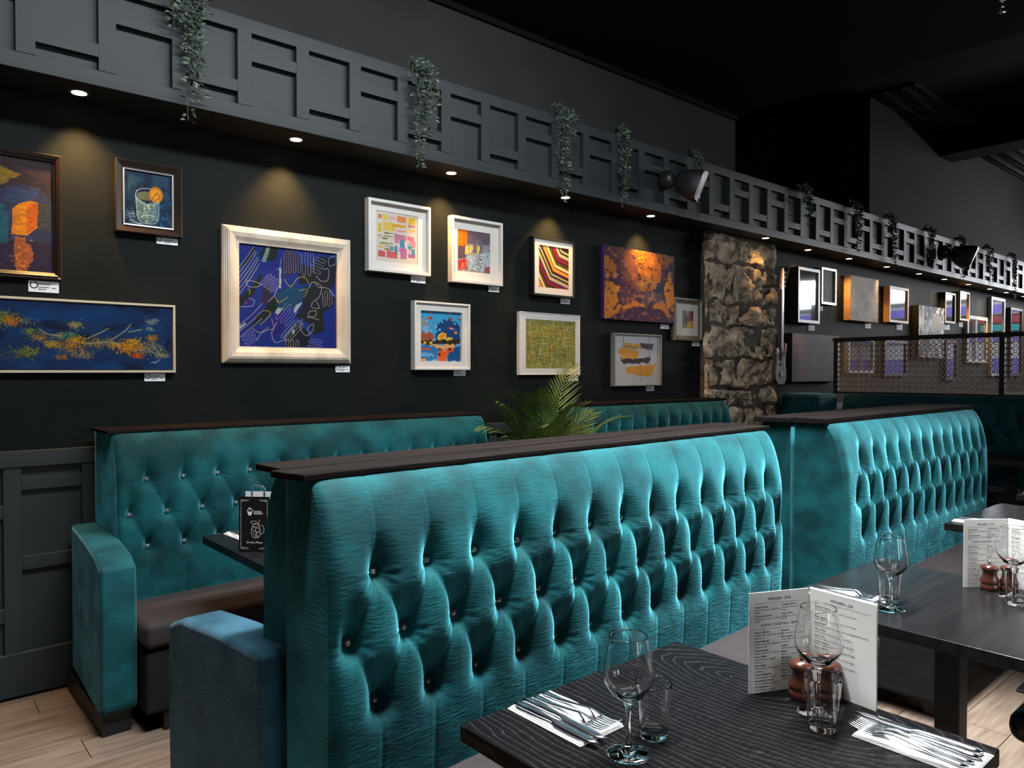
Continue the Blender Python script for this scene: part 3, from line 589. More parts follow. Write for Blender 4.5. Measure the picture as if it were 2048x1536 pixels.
a = L(e, 3.575, 3.873, 2.015, 2.311); c.object('print', a[0], a[1], -.0405, a[2], a[3], M_artg, e)
# P8 harbour seascape
e = art('framed_print', 2.537, 2.967, 1.430, 1.855, 'bright blue and orange harbour scene print in pale silver white frame')
boxframe(e, 2.537, 2.967, 1.430, 1.855, .012, .045, .012, M_white)
mountb(*L(e, 2.549, 2.955, 1.442, 1.843), *L(e, 2.592, 2.910, 1.484, 1.799), .030, M_mount, e, .018)
c = Cv(160, 160, (80, 150, 205), [(370, 275), (1113, 325), (1115, 1203), (368, 1200)])
n1 = vnoise(160, 160, 6, 6, 41, 2); c.put((n1 > .55).astype(float), (60, 170, 215)); c.put((n1 < .42).astype(float), (140, 180, 220))
c.poly([(700, 560), (820, 450), (920, 430), (1113, 560), (1113, 880), (640, 860)], (30, 70, 120), 1, 20); c.poly([(380, 400), (520, 380), (540, 560), (480, 660), (380, 620)], (140, 150, 150), 1, 16)
c.poly([(410, 560), (560, 560), (520, 700), (440, 690)], (130, 180, 225), 1, 10); c.poly([(370, 700), (430, 640), (480, 700), (560, 640), (640, 720), (600, 830), (370, 830)], (170, 90, 60), 1, 12)
c.poly([(690, 760), (790, 670), (860, 700), (880, 760), (985, 780), (980, 850), (680, 850)], (238, 190, 90), 1, 8); c.poly([(720, 760), (800, 680), (860, 720), (760, 800)], (235, 150, 20), 1, 8)
c.poly([(370, 830), (1113, 800), (1113, 890), (370, 890)], (60, 40, 20), .9, 16); c.poly([(560, 900), (1000, 890), (1010, 960), (760, 980), (560, 950)], (240, 170, 100), 1, 10)
c.poly([(370, 900), (560, 900), (720, 970), (700, 1120), (560, 1200), (370, 1200)], (50, 120, 180), 1, 14); c.poly([(900, 1010), (1113, 900), (1113, 1200), (880, 1200)], (30, 84, 140), 1, 14)
c.poly([(740, 960), (1000, 960), (960, 1030), (880, 1060), (860, 1203), (720, 1203), (700, 1100)], (225, 96, 40), 1, 16); c.poly([(370, 960), (560, 970), (560, 1000), (380, 990)], (210, 80, 50), 1, 8)
c.poly([(400, 1160), (480, 1150), (490, 1195), (400, 1200)], (240, 170, 20), 1, 6); c.poly([(380, 1040), (640, 1060), (640, 1110), (380, 1120)], (110, 175, 225), .9, 12)
for x, y, r, cl in ((572, 412, 32, (205, 70, 40)), (740, 625, 22, (140, 190, 225)), (910, 595, 20, (180, 70, 70)), (950, 605, 18, (220, 215, 225)), (990, 620, 22, (170, 110, 150)), (1030, 680, 26, (240, 170, 70)), (1015, 520, 20, (120, 180, 225)), (950, 440, 24, (190, 90, 60)), (505, 470, 12, (240, 240, 240)), (790, 490, 12, (230, 240, 250)), (700, 825, 24, (40, 30, 20)), (825, 840, 24, (40, 30, 20)), (740, 980, 20, (40, 36, 20)), (920, 985, 22, (60, 20, 20)), (735, 1075, 24, (50, 40, 20)), (830, 1005, 16, (240, 210, 180)), (470, 860, 26, (240, 190, 30)), (580, 865, 28, (220, 200, 60)), (585, 640, 18, (240, 170, 130)), (1090, 440, 22, (150, 70, 60)), (870, 760, 18, (200, 60, 30))): c.ell(x, y, r, r, cl)
a = L(e, 2.592, 2.910, 1.484, 1.799); c.object('print', a[0], a[1], -.0125, a[2], a[3], M_artg, e)
# P9 woven hatch
e = art('mounted_print', 3.406, 4.005, 1.396, 1.835, 'green and yellow cross hatched print on white mount above the palm')
moulding('frame', *L(e, 3.406, 4.005, 1.396, 1.835), [(0, 0), (0, .030), (.001, .031), (.005, .031), (.006, .027)], M_white, e)
mountb(*L(e, 3.412, 3.999, 1.402, 1.829), *L(e, 3.466, 3.960, 1.442, 1.786), .027, M_mount, e)
c = Cv(220, 200, (130, 130, 50)); g = np.random.default_rng(4)
pl = [(190, 180, 50), (90, 120, 50), (200, 110, 50), (60, 60, 40), (225, 215, 140), (120, 160, 60), (170, 80, 40), (230, 225, 190), (150, 150, 40), (80, 140, 110), (210, 190, 30), (50, 44, 44)]
for _ in range(2600):
    cl = pl[g.integers(len(pl))]; x = g.integers(0, 220); y = g.integers(0, 200); ln = g.integers(6, 34); al = g.uniform(.5, 1)
    if g.random() < .5: c.c[y:y + 1, x:x + ln] = c.c[y:y + 1, x:x + ln] * (1 - al) + np.array(cl) * al
    else: c.c[y:y + ln, x:x + 1] = c.c[y:y + ln, x:x + 1] * (1 - al) + np.array(cl) * al
a = L(e, 3.466, 3.960, 1.442, 1.786); c.object('print', a[0], a[1], -.0245, a[2], a[3], M_art, e)
# P10 purple and gold canvas
e = art('canvas_painting', 4.258, 5.130, 1.820, 2.396, 'unframed purple and gold poured paint canvas beside the stone column')
M_pside = mat('purple_canvas_edge', (.05, .012, .09), .5)
x_ = L(e, 4.258, 5.130, 1.822, 2.388); box('stretcher', x_[0], x_[1], -.0385, -.002, x_[2], x_[3], M_pside, e, b=.003)
c = Cv(300, 230, (62, 26, 62), [(100, 130), (1018, 270), (970, 1195), (50, 1110)])
n1 = vnoise(300, 230, 9, 7, 51, 5); n2 = vnoise(300, 230, 20, 16, 52, 4)
def P(pts, col, a=1., j=30): c.poly(pts, col, a, j)
P([(100, 250), (160, 260), (230, 380), (240, 560), (90, 560)], (176, 98, 14)); P([(90, 590), (200, 640), (280, 740), (230, 900), (170, 1000), (60, 1120), (60, 900)], (196, 118, 16)); P([(130, 130), (420, 160), (520, 420), (560, 760), (470, 760), (330, 600), (230, 360)], (92, 52, 46)); P([(300, 200), (430, 220), (540, 480), (520, 700), (400, 520)], (128, 74, 48), .8)
P([(430, 160), (1018, 270), (990, 360), (840, 460), (800, 620), (700, 700), (560, 560), (500, 400)], (150, 88, 18)); P([(850, 480), (920, 420), (1000, 360), (990, 640), (900, 650), (860, 560)], (56, 22, 70)); P([(700, 750), (740, 640), (850, 620), (880, 680), (850, 790), (740, 810)], (28, 42, 82), 1, 16)
P([(480, 640), (640, 560), (760, 600), (740, 700), (620, 770), (520, 740)], (140, 96, 40)); P([(560, 800), (720, 760), (860, 800), (860, 960), (700, 920), (560, 900)], (82, 66, 92)); P([(880, 680), (960, 500), (990, 660), (985, 1060), (880, 1000), (850, 860)], (196, 124, 18)); P([(240, 940), (470, 880), (640, 960), (450, 970), (300, 1000), (80, 1120), (120, 1020)], (190, 112, 22), 1, 24)
P([(690, 930), (860, 920), (960, 1100), (860, 1090), (800, 1000), (700, 980)], (180, 110, 26), 1, 24); P([(240, 700), (470, 720), (560, 800), (460, 880), (300, 920), (240, 860)], (80, 40, 66), 1, 30)
c.put(np.clip((n2 - .62) * 12, 0, 1), (196, 140, 70), .55); c.put(np.clip((.36 - n2) * 12, 0, 1), (40, 18, 54), .7); c.blot(600, 310, 50, (240, 150, 30), 90, 9, .8, 5, 1.3); c.blot(370, 880, 30, (190, 120, 60), 50, 8, .7, 6); c.blot(220, 540, 26, (190, 150, 110), 30, 6, .7, 7)
for k in range(7): c.curve([(230 + k * 20, 330), (330 + k * 16, 520), (420 + k * 12, 640), (500 + k * 6, 760)], .7, [(150, 100, 80), (60, 26, 40)][k % 2], .7)
a = L(e, 4.260, 5.128, 1.824, 2.386); c.object('painting', a[0], a[1], -.040, a[2], a[3], M_art, e)
# P11 yellow and black brush strokes
e = art('framed_print', 4.378, 4.963, 1.304, 1.720, 'yellow and dark plum brush stroke print in grey frame')
boxframe(e, 4.378, 4.963, 1.304, 1.720, .010, .042, .012, M_greyf)
c = Cv(190, 180, (196, 196, 198), [(262, 755), (577, 765), (577, 1088), (262, 1098)])
y_ = (222, 152, 10); k_ = (40, 14, 30)
for p, q in (([(330, 815), (440, 820), (460, 850), (330, 840)], y_), ([(285, 870), (310, 840), (430, 860), (430, 900), (380, 900), (290, 890)], y_), ([(445, 808), (535, 815), (530, 860), (450, 850)], k_), ([(305, 915), (520, 910), (500, 945), (400, 950), (320, 955)], k_), ([(340, 975), (555, 955), (540, 1000), (510, 1035), (350, 1020)], y_), ([(320, 900), (420, 895), (420, 915), (310, 920)], y_)): c.poly(p, q, 1, 16)
for p, q in (([(325, 775), (330, 840)], (90, 50, 30)), ([(508, 775), (506, 900)], (150, 80, 40)), ([(450, 1000), (450, 1060)], (140, 90, 30)), ([(330, 835), (420, 845)], k_)): c.line(p, 1.1, q)
c.c += (vnoise(190, 180, 8, 8, 3)[..., None] - .5) * 14
a = L(e, 4.388, 4.953, 1.314, 1.710); c.object('print', a[0], a[1], -.026, a[2], a[3], M_artg, e)
# P12 small pewter
e = art('framed_print', 5.142, 5.545, 1.682, 2.050, 'tiny red and yellow print with wide mount in pewter frame next to the stone')
moulding('frame', *L(e, 5.142, 5.545, 1.682, 2.050), [(0, 0), (0, .030), (.006, .036), (.018, .038), (.030, .028), (.046, .022), (.047, .010)], M_pewter, e)
mountb(*L(e, 5.188, 5.499, 1.728, 2.004), *L(e, 5.280, 5.438, 1.793, 1.943), .014, M_mount, e)
c = Cv(60, 70, (120, 40, 50)); c.poly([(0, 0), (.3, 0), (.2, .4), (0, .5)], (70, 90, 50)); c.poly([(.3, 0), (.7, 0), (.5, .35)], (170, 170, 150)); c.poly([(.45, .6), (1, .55), (1, 1), (.4, 1)], (220, 170, 40), 1, 6); c.poly([(0, .7), (.4, .7), (.4, 1), (0, 1)], (90, 110, 40), 1, 5); c.poly([(.6, .1), (1, 0), (1, .5), (.7, .5)], (150, 40, 70), 1, 6); c.blot(.4, .5, .15, (60, 20, 30), 30, .05, .7)
a = L(e, 5.280, 5.438, 1.793, 1.943); c.object('print', a[0], a[1], -.0115, a[2], a[3], M_artg, e)

# far wall pictures
GF = 'pictures beyond the stone column'
M_mirror = mat('mirror_glass', (.86, .88, .90), .03, metal=1)
M_pane = mat('picture_glass_over_dark_print', (.05, .05, .055), .03, metal=.0, spec=1., coat=1., ior=2.2)
def farframe(x0, x1, z0, z1, bw, d, fm, fill, label, cat='picture', sidem=None, nm='framed_picture'):
    e = art(nm, x0, x1, z0, z1, label, cat, GF)
    moulding('frame', *L(e, x0, x1, z0, z1), [(0, 0), (0, d - .003)] , sidem or fm, e)
    moulding('frame_face', *L(e, x0, x1, z0, z1), [(0, d - .003), (0, d), (bw, d)], fm, e)
    moulding('frame_inner', *L(e, x0, x1, z0, z1), [(bw, d), (bw, d - .022)], sidem or fm, e)
    a = L(e, x0 + bw, x1 - bw, z0 + bw, z1 - bw)
    if isinstance(fill, Cv): fill.object('painting', a[0], a[1], -(d - .018), a[2], a[3], M_art, e)
    else: sheet('mirror_pane' if fill is M_mirror else 'glass_pane', *a, d - .018, fill, e, .004)
    return e
farframe(7.107, 7.555, 1.918, 2.480, .030, .085, M_brnframe, M_mirror, 'tall mirror in deep black frame just right of the guitar', 'mirror', nm='wall_mirror')
g1 = Cv(60, 90, (44, 36, 38)); g1.c *= (.6 + .8 * vnoise(60, 90, 6, 8, 61))[..., None]
for p in ([(.35, .35), (.5, .25), (.65, .35), (.68, .5), (.5, .65), (.35, .5), (.35, .35)], [(.5, .65), (.5, .85), (.3, .95)], [(.42, .42), (.47, .42)], [(.55, .42), (.6, .42)], [(.5, .42), (.48, .52)]): g1.curve(p, .9, (200, 150, 70))
farframe(7.668, 7.995, 2.140, 2.528, .022, .05, M_silv, g1, 'small dark painting with gold outlined face in grey frame')
g2 = Cv(120, 100, (130, 118, 104)); nn = vnoise(120, 100, 5, 5, 71, 5); mm = vnoise(120, 100, 4, 6, 72, 4); g2.put(np.abs(np.sin(nn * 26)) ** 3, (225, 215, 200), .8); g2.put(np.clip((mm - .52) * 6, 0, 1), (96, 84, 74), .6); g2.ell(.35, .15, .3, .2, (190, 140, 80), .6, 12)
e = art('canvas_painting', 8.264, 8.975, 1.992, 2.492, 'beige and grey marbled canvas with pine edges, third picture past the guitar', 'picture', GF)
x_ = L(e, 8.264, 8.975, 1.992, 2.492); box('stretcher', x_[0], x_[1], -.0785, -.002, x_[2], x_[3], M_pine, e, b=.003); g2.object('painting', x_[0] + .002, x_[1] - .002, -.080, x_[2] + .002, x_[3] - .002, M_art, e)
farframe(9.303, 9.860, 2.017, 2.451, .028, .075, M_pineface, M_mirror, 'glazed box frame with pine inside edge mirroring white and purple stripes', 'mirror', M_pine, nm='wall_mirror')
g3 = Cv(130, 140, (24, 24, 26)); g = np.random.default_rng(5); n1 = vnoise(130, 140, 12, 10, 81, 5); g3.put(np.clip((n1 - .5) * 9, 0, 1), (250, 250, 255), .95)
for _ in range(70): x = g.random(); g3.curve([(x, g.random() * .5), (x + g.normal(0, .05), .3), (x + g.normal(0, .1), g.random() * .6 + .2)], .8, (255, 255, 255), .85)
g3.ell(.72, .3, .2, .16, (190, 190, 180), .9, 4); g3.poly([(.5, .6), (.7, .45), (.85, .6), (.8, 1), (.45, 1)], (150, 170, 180), .6, 10)
e = art('canvas_painting', 10.168, 11.037, 1.60, 2.273, 'black and white splashed canvas rising from behind the lattice screen', 'picture', GF)
x_ = L(e, 10.168, 11.037, 1.60, 2.273); box('stretcher', x_[0], x_[1], -.0785, -.002, x_[2], x_[3], M_darkend, e, b=.003); g3.object('painting', x_[0] + .002, x_[1] - .002, -.080, x_[2] + .002, x_[3] - .002, M_art, e)
farframe(11.085, 11.465, 2.084, 2.501, .026, .075, M_pineface, M_mirror, 'narrow glazed box frame, left one of the close pair', 'mirror', M_black, nm='wall_mirror')
farframe(11.605, 11.990, 2.142, 2.551, .026, .085, M_pineface, M_mirror, 'narrow glazed box frame with bright pine side, right one of the close pair', 'mirror', M_pine, nm='wall_mirror')
farframe(12.02, 12.868, 1.55, 2.235, .05, .05, M_pineface, M_mirror, 'wide glazed pale frame low behind the lattice screen', 'mirror', nm='wall_mirror')
farframe(13.050, 13.689, 1.35, 2.568, .04, .05, M_silv, M_mirror, 'tall silver framed glass reflecting red and turquoise shapes', 'mirror', nm='wall_mirror')
farframe(13.942, 14.555, 1.35, 2.453, .035, .06, M_brnframe, M_mirror, 'tall dark framed glass nearest the right edge', 'mirror', nm='wall_mirror')
farframe(9.25, 9.90, 1.36, 1.80, .03, .05, M_brnframe, M_mirror, 'glazed frame shining through the lattice, second hidden picture', 'mirror', nm='wall_mirror')
farframe(8.30, 8.95, 1.40, 1.80, .03, .05, M_pineface, M_pane, 'dark glazed frame seen through the left of the lattice', 'picture')
farframe(11.20, 11.62, 1.30, 1.85, .03, .05, M_brnframe, M_mirror, 'narrow glazed frame shining through the middle of the lattice', 'mirror', nm='wall_mirror')
g4 = Cv(130, 80, (58, 50, 56)); n1 = vnoise(130, 80, 6, 4, 91, 5); g4.c *= (.6 + .8 * n1)[..., None]; g4.ell(.1, .2, .16, .28, (150, 70, 64), .7, 14); g4.ell(.12, .7, .2, .3, (84, 44, 66), .8, 14); g4.poly([(.3, .25), (1, .1), (1, 1), (.3, 1)], (44, 42, 46), .7, 10)
for x in (.45, .5, .74, .78, .82): g4.curve([(x, .25), (x - .03, .6), (x - .12, 1)], .7, (120, 118, 120), .7)
e = art('canvas_painting', 7.0, 8.011, 1.316, 1.807, 'dusky pink and charcoal canvas low on the wall beside the lattice screen', 'picture', GF)
x_ = L(e, 7.0, 8.011, 1.316, 1.807); box('stretcher', x_[0], x_[1], -.0785, -.002, x_[2], x_[3], M_darkend, e, b=.003); g4.object('painting', x_[0] + .002, x_[1] - .002, -.080, x_[2] + .002, x_[3] - .002, M_art, e)

# price cards under the pictures
def pricecard(x0, x1, z0, z1, lab, detail=True):
    e = empty('price_card', ((x0 + x1) / 2, WY, z0)); w = x1 - x0; h = z1 - z0
    box('card', -w / 2, w / 2, -.006, 0, 0, h, M_cardw, e, b=.0008, s=1)
    r = MB()
    if detail:
        n = 16; R_ = h * .22; cx = -w / 2 + h * .42; cz = h * .62
        for k in range(n):
            if k in (4,): continue
            a0, a1 = 2 * PI * k / n, 2 * PI * (k + 1) / n; q = [(cx + rr * math.cos(t), -.0064, cz + rr * math.sin(t)) for rr, t in ((R_, a0), (R_ * 1.5, a0), (R_ * 1.5, a1), (R_, a1))]; r.add(q, [(0, 1, 2, 3)])
    for (a, b, z) in ((.32, .72, .66), (.32, .68, .40), (.76, .90, .36), (.32, .60, .22)):
        x = a
        while x < b - .02:
            ww = random.uniform(.03, .07); q0 = -w / 2 + x * w; q1 = -w / 2 + min(b, x + ww) * w; zz = z * h
            r.add([(q0, -.0064, zz), (q1, -.0064, zz), (q1, -.0064, zz + h * .09), (q0, -.0064, zz + h * .09)], [(0, 1, 2, 3)]); x += ww + .012
    r.build('lettering', M_ink, e)
    tag(e, 'small white price card under the ' + lab, 'price card', 'price cards on the wall')
for x0, x1, z0, z1, lab in ((.541, .658, 1.772, 1.822, 'arch painting at the left edge'), (1.072, 1.170, 2.042, 2.074, 'drink with orange slice painting'), (1.012, 1.106, 1.372, 1.410, 'long blue and gold painting'),
    (2.025, 2.115, 1.415, 1.454, 'big blue line painting'), (2.537, 2.644, 1.968, 2.009, 'pink and yellow blocks print'), (3.151, 3.243, 1.955, 1.992, 'abstract city print'), (2.860, 2.957, 1.391, 1.430, 'blue and orange harbour print'),
    (3.827, 3.925, 1.915, 1.953, 'chevron stripe print'), (3.915, 4.011, 1.349, 1.392, 'green cross hatched print'), (4.990, 5.107, 1.776, 1.812, 'purple and gold canvas'), (4.806, 4.909, 1.261, 1.300, 'yellow brush stroke print'), (5.431, 5.542, 1.642, 1.678, 'tiny print in pewter frame'),
    (7.47, 7.60, 1.85, 1.905, 'tall black framed mirror'), (7.66, 7.78, 2.07, 2.12, 'gold outlined face painting'), (8.80, 8.95, 1.925, 1.985, 'marbled beige canvas'), (9.68, 9.85, 1.94, 2.01, 'pine edged box frame'), (11.24, 11.45, 2.0, 2.08, 'left narrow box frame'), (11.80, 11.97, 2.06, 2.135, 'right narrow box frame')):
    pricecard(x0, x1, z0, z1, lab)

# ---------------------------------------------------------------- stone column
col = struct(box('wall_column', 5.56, 6.66, WY - .09, WY, 0, Z0, M_mortar))
rng = np.random.default_rng(3)
rows = []; z = 0.
while z < Z0 - .05:
    h = rng.uniform(.16, .42); h = min(h, Z0 - z) if Z0 - z - h > .12 else Z0 - z; rows.append((z, z + h)); z += h
from mathutils import noise as mnoise
def stone(x0, x1, z0, z1):
    n = 36; m_ = 30; v = []; f = []; sd = rng.uniform(0, 50)
    jx = lambda t: .025 * mnoise.noise(Vector((t * 3, sd, 0)))
    for j in range(m_ + 1):
        for i in range(n + 1):
            u, w_ = i / n, j / m_; x = x0 + u * (x1 - x0); zz = z0 + w_ * (z1 - z0)
            ed = min(u, 1 - u) * (x1 - x0); ez = min(w_, 1 - w_) * (z1 - z0); e_ = min(ed, ez)
            d = .080 + .024 * (1 - math.exp(-e_ / .012)) + .042 * mnoise.noise(Vector((x * 5, zz * 5, 3))) + .034 * mnoise.noise(Vector((x * 12, zz * 15, sd))) + .024 * abs(mnoise.noise(Vector((x * 30, zz * 36, sd)))) - .014 * abs(mnoise.noise(Vector((x * 60, zz * 70, sd))))
            cr = .75 + .25 * (e_ > .012)
            ox, oz = x, zz; x += .05 * mnoise.noise(Vector((ox * 4, oz * 5, 1.7))) + .012 * mnoise.noise(Vector((ox * 20, oz * 20, 7.7))); zz += .06 * mnoise.noise(Vector((ox * 4.5, oz * 4, 5.1))) + .012 * mnoise.noise(Vector((ox * 20, oz * 20, 9.7)))
            v.append((min(max(x, 5.50), 6.70), -(d * cr), min(max(zz, 0), Z0 - .002)))
    for j in range(m_):
        for i in range(n): k = j * (n + 1) + i; f.append((k, k + 1, k + n + 2, k + n + 1))
    # rim back into the mortar
    ring = [i for i in range(n + 1)] + [j * (n + 1) + n for j in range(1, m_ + 1)] + [m_ * (n + 1) + i for i in range(n - 1, -1, -1)] + [j * (n + 1) for j in range(m_ - 1, 0, -1)]
    b0 = len(v); v += [(v[q][0], -.05, v[q][2]) for q in ring]
    for a in range(len(ring)): b = (a + 1) % len(ring); f.append((ring[b], ring[a], b0 + a, b0 + b))
    o = pyd('stone', v, f, M_stone, col, True); o.location = (0, WY, 0)
for r, (za, zb) in enumerate(rows):
    x = 5.54
    while x < 6.64:
        w_ = rng.uniform(.22, .52); x1 = min(x + w_, 6.66)
        if 6.66 - x1 < .14: x1 = 6.66
        stone(x + .003, x1 - .003, za + .003, zb - .003); x = x1

# ---------------------------------------------------------------- guitar on the wall
g = empty('electric_guitar', (6.43, WY - .262, 1.295), math.radians(10)); g.scale = (.965, .965, .965); tag(g, 'electric bass guitar with mosaic body hanging beside the stone column', 'guitar')
out = [(0, 0), (.09, .0), (.145, .05), (.155, .12), (.125, .20), (.135, .27), (.165, .33), (.15, .40), (.12, .41), (.10, .35), (.035, .33), (-.035, .33), (-.09, .36), (-.12, .36), (-.135, .30), (-.12, .22), (-.15, .13), (-.14, .05), (-.08, .0)]
v = [(x, -.02, z) for x, z in out] + [(x, .02, z) for x, z in out]; n = len(out)
o = pyd('body', v, [tuple(range(n))[::-1], tuple(range(n, 2 * n))] + [(i, (i + 1) % n, n + (i + 1) % n, n + i) for i in range(n)], M_gbody, g); bev(o, .008, 2)
MB().box(-.028, .028, -.032, -.0205, .24, .92).build('fretboard', M_rose, g)
MB().box(-.024, .024, -.0205, .002, .33, .92).build('neck', M_neck, g)
o = MB().add([(x, y, z) for y in (-.030, -.012) for x, z in ((-.025, .92), (.028, .92), (.035, .95), (.042, 1.06), (.028, 1.13), (.004, 1.12), (-.018, 1.0))], [(6, 5, 4, 3, 2, 1, 0), (7, 8, 9, 10, 11, 12, 13)] + [(i, (i + 1) % 7, 7 + (i + 1) % 7, 7 + i) for i in range(7)]).build('headstock', M_wood, g)
for k in range(4):
    v, f = tube([(.034, -.021, .95 + k * .045), (.074, -.021, .955 + k * .045)], .004, 6); o = pyd('tuning_peg', v, f, M_chrome, g)
    v, f = lathe([(.001, 0), (.010, .002), (.010, .008), (.001, .010)], 10, 0, 0); v = [(.078 + p[2], -.021 + p[0], .955 + k * .045 + p[1]) for p in v]; pyd('peg_key', v, f, M_chrome, o)
for k in range(4): pyd('string', *tube([(-.015 + .01 * k, -.036, .10), (-.015 + .01 * k, -.036, 1.0)], .0009, 4), M_chrome, g)
box('bridge', -.035, .035, -.034, -.0201, .08, .12, M_chrome, g, b=.003); box('pickup', -.035, .035, -.030, -.0201, .19, .215, M_black, g, b=.002); box('horn_patch', .10, .15, -.023, -.0201, .33, .40, M_red, g, b=.004)
hk = MB().box(-.02, .02, .0, .16, .945, .975).build('wall_hook', M_black, g)

# ---------------------------------------------------------------- hanging vines
def vine(x, ztop, zbot, wid, nleaf, label, seed, scale=1.):
    r = random.Random(seed); e = empty('trailing_vine', (x, YF - .01, Z1)); tag(e, label, 'plant', 'trailing vines over the bulkhead')
    stems = MB(); leaves = MB(); ns = 9
    H_ = ztop - zbot
    paths = []
    for k in range(ns):
        frac = [1, .9, .72, .66, .58, .5, .42, .36, .3][k]; xx = r.uniform(-.5, .5) * wid * (1.0 if k > 1 else .25)
        P_ = [(xx * .35, .05, .0), (xx * .55, .015, .035 + r.uniform(0, .03)), (xx * .8, -.035, .015)]
        zt = ztop - Z1; zb = zt - H_ * frac; z = -.02; px = xx; 
        while z > zb:
            px += r.uniform(-.012, .012) + (-.004 * px / wid * 3); P_.append((px, -.035 + r.uniform(-.02, .008), z)); z -= .05
        paths.append(P_); stems.add(*tube(P_, .0022, 4))
    tot = sum(len(p) for p in paths)
    for P_ in paths:
        for i in range(1, len(P_)):
            for _ in range(max(1, int(1.5 * nleaf / tot + r.random()))):
                a = Vector(P_[i - 1]).lerp(Vector(P_[i]), r.random()); t = r.uniform(0, 2 * PI); dn = r.uniform(-.9, .15)
                if P_[i][2] > -.03: dn = r.uniform(-.3, .8)
                d = Vector((math.cos(t), -abs(math.sin(t)) * .8, dn)).normalized(); s = Vector((r.uniform(-1, 1), r.uniform(-.4, .4), r.uniform(-1, 1))); s = (s - d * s.dot(d)).normalized()
                L_ = r.uniform(.026, .040) * scale; W_ = L_ * .24; u = d.cross(s) * L_ * .10; a = a + d * .012
                leaves.add([a, a + d * L_ * .4 + s * W_ + u, a + d * L_, a + d * L_ * .4 - s * W_ + u, a + d * L_ * .45], [(0, 4, 1), (1, 4, 2), (2, 4, 3), (3, 4, 0)])
    stems.build('stem', M_stem, e); o = leaves.build('foliage', M_leafv, e); tag(o, kind='stuff')
VN = [(1.15, 3.24, 2.555, .24, 340, 'nearest and largest trailing vine, above the big blue painting side'), (2.41, 3.22, 2.55, .20, 300, 'trailing vine above the pink and yellow blocks print'), (3.55, 3.24, 2.55, .20, 280, 'trailing vine whose tip hangs over a downlight'),
      (4.14, 3.22, 2.57, .19, 260, 'trailing vine left of the near black speaker'), (5.02, 3.23, 2.62, .17, 180, 'thin trailing vine behind the near black speaker'), (6.79, 3.25, 2.77, .24, 190, 'short dark vine, first beyond the stone column'),
      (7.85, 3.26, 2.64, .22, 190, 'trailing vine, second beyond the stone column'), (8.72, 3.24, 2.56, .2, 180, 'trailing vine, third beyond the stone column'), (9.83, 3.25, 2.62, .22, 180, 'trailing vine just left of the far speaker'),
      (10.88, 3.25, 2.59, .22, 170, 'trailing vine hanging behind the far speaker'), (11.95, 3.25, 2.60, .24, 170, 'trailing vine right of the far speaker'), (13.06, 3.26, 2.50, .24, 170, 'last trailing vine at the right edge')]
for i, q in enumerate(VN): vine(*q, 100 + i, 1. if i < 5 else 1.35)

# ---------------------------------------------------------------- speakers
def speaker(x, z, rz, label, s=1.):
    e = empty('wall_speaker', (x, YF, z), 0); tag(e, label, 'speaker', 'black speakers on the bulkhead')
    v, f = lathe(smoothprof([(.001, 0), (.05, 0), (.058, .03), (.05, .075), (.03, .10), (.001, .105)]), 24); v = [(p[0] * s, -p[2] * s, p[1] * 1.25 * s) for p in v]
    pyd('bracket_dome', v, [q[::-1] for q in f], M_speaker, e, True)
    pv_ = Matrix.Translation((.035 * s, -.10 * s, .0)) @ Matrix.Rotation(rz, 4, 'Z') @ Matrix.Rotation(math.radians(22), 4, 'X')
    n = 20; v = []; f = []
    secs = [(0.0, .035, .05), (.04, .065, .075), (.09, .090, .10), (.15, .105, .115), (.19, .108, .118)]
    for (d, hw, hh) in secs:
        for k in range(n):
            t = 2 * PI * k / n; c_, s_ = math.cos(t), math.sin(t); ex = 2 / 3.2
            v.append(tuple(pv_ @ Vector((math.copysign(abs(c_) ** ex, c_) * hw * s, -d * s, math.copysign(abs(s_) ** ex, s_) * hh * s))))
    for i in range(len(secs) - 1):
        for k in range(n): k2 = (k + 1) % n; f.append((i * n + k2, i * n + k, (i + 1) * n + k, (i + 1) * n + k2))
    f.append(tuple(range(n)))
    pyd('cabinet', v, f, M_speaker, e, True)
    v = []; f = []; m_ = 10
    for j in range(m_ + 1):
        for i in range(m_ + 1):
            a, b = i / m_ * 2 - 1, j / m_ * 2 - 1; rr = max(abs(a), abs(b)); k = (1 / (abs(a) ** 5 + abs(b) ** 5 + 1e-9) ** .2) * rr if rr > 0 else 1
            v.append(tuple(pv_ @ Vector((a * k * .104 * s, (-.192 - .022 * (1 - a * a)) * s, b * k * .114 * s))))
    for j in range(m_):
        for i in range(m_): q = j * (m_ + 1) + i; f.append((q, q + 1, q + m_ + 2, q + m_ + 1))
    pyd('grille', v, f, M_grille, e, True)
    o = box('badge', -.012 * s, .012 * s, -.218 * s, -.212 * s, -.075 * s, -.069 * s, M_chrome, e); o.matrix_local = pv_
speaker(4.66, 2.89, math.radians(30), 'black wall speaker on the bulkhead above the purple and gold canvas')
speaker(10.25, 2.92, math.radians(30), 'distant black wall speaker on the bulkhead beyond the stone column', 1.25)

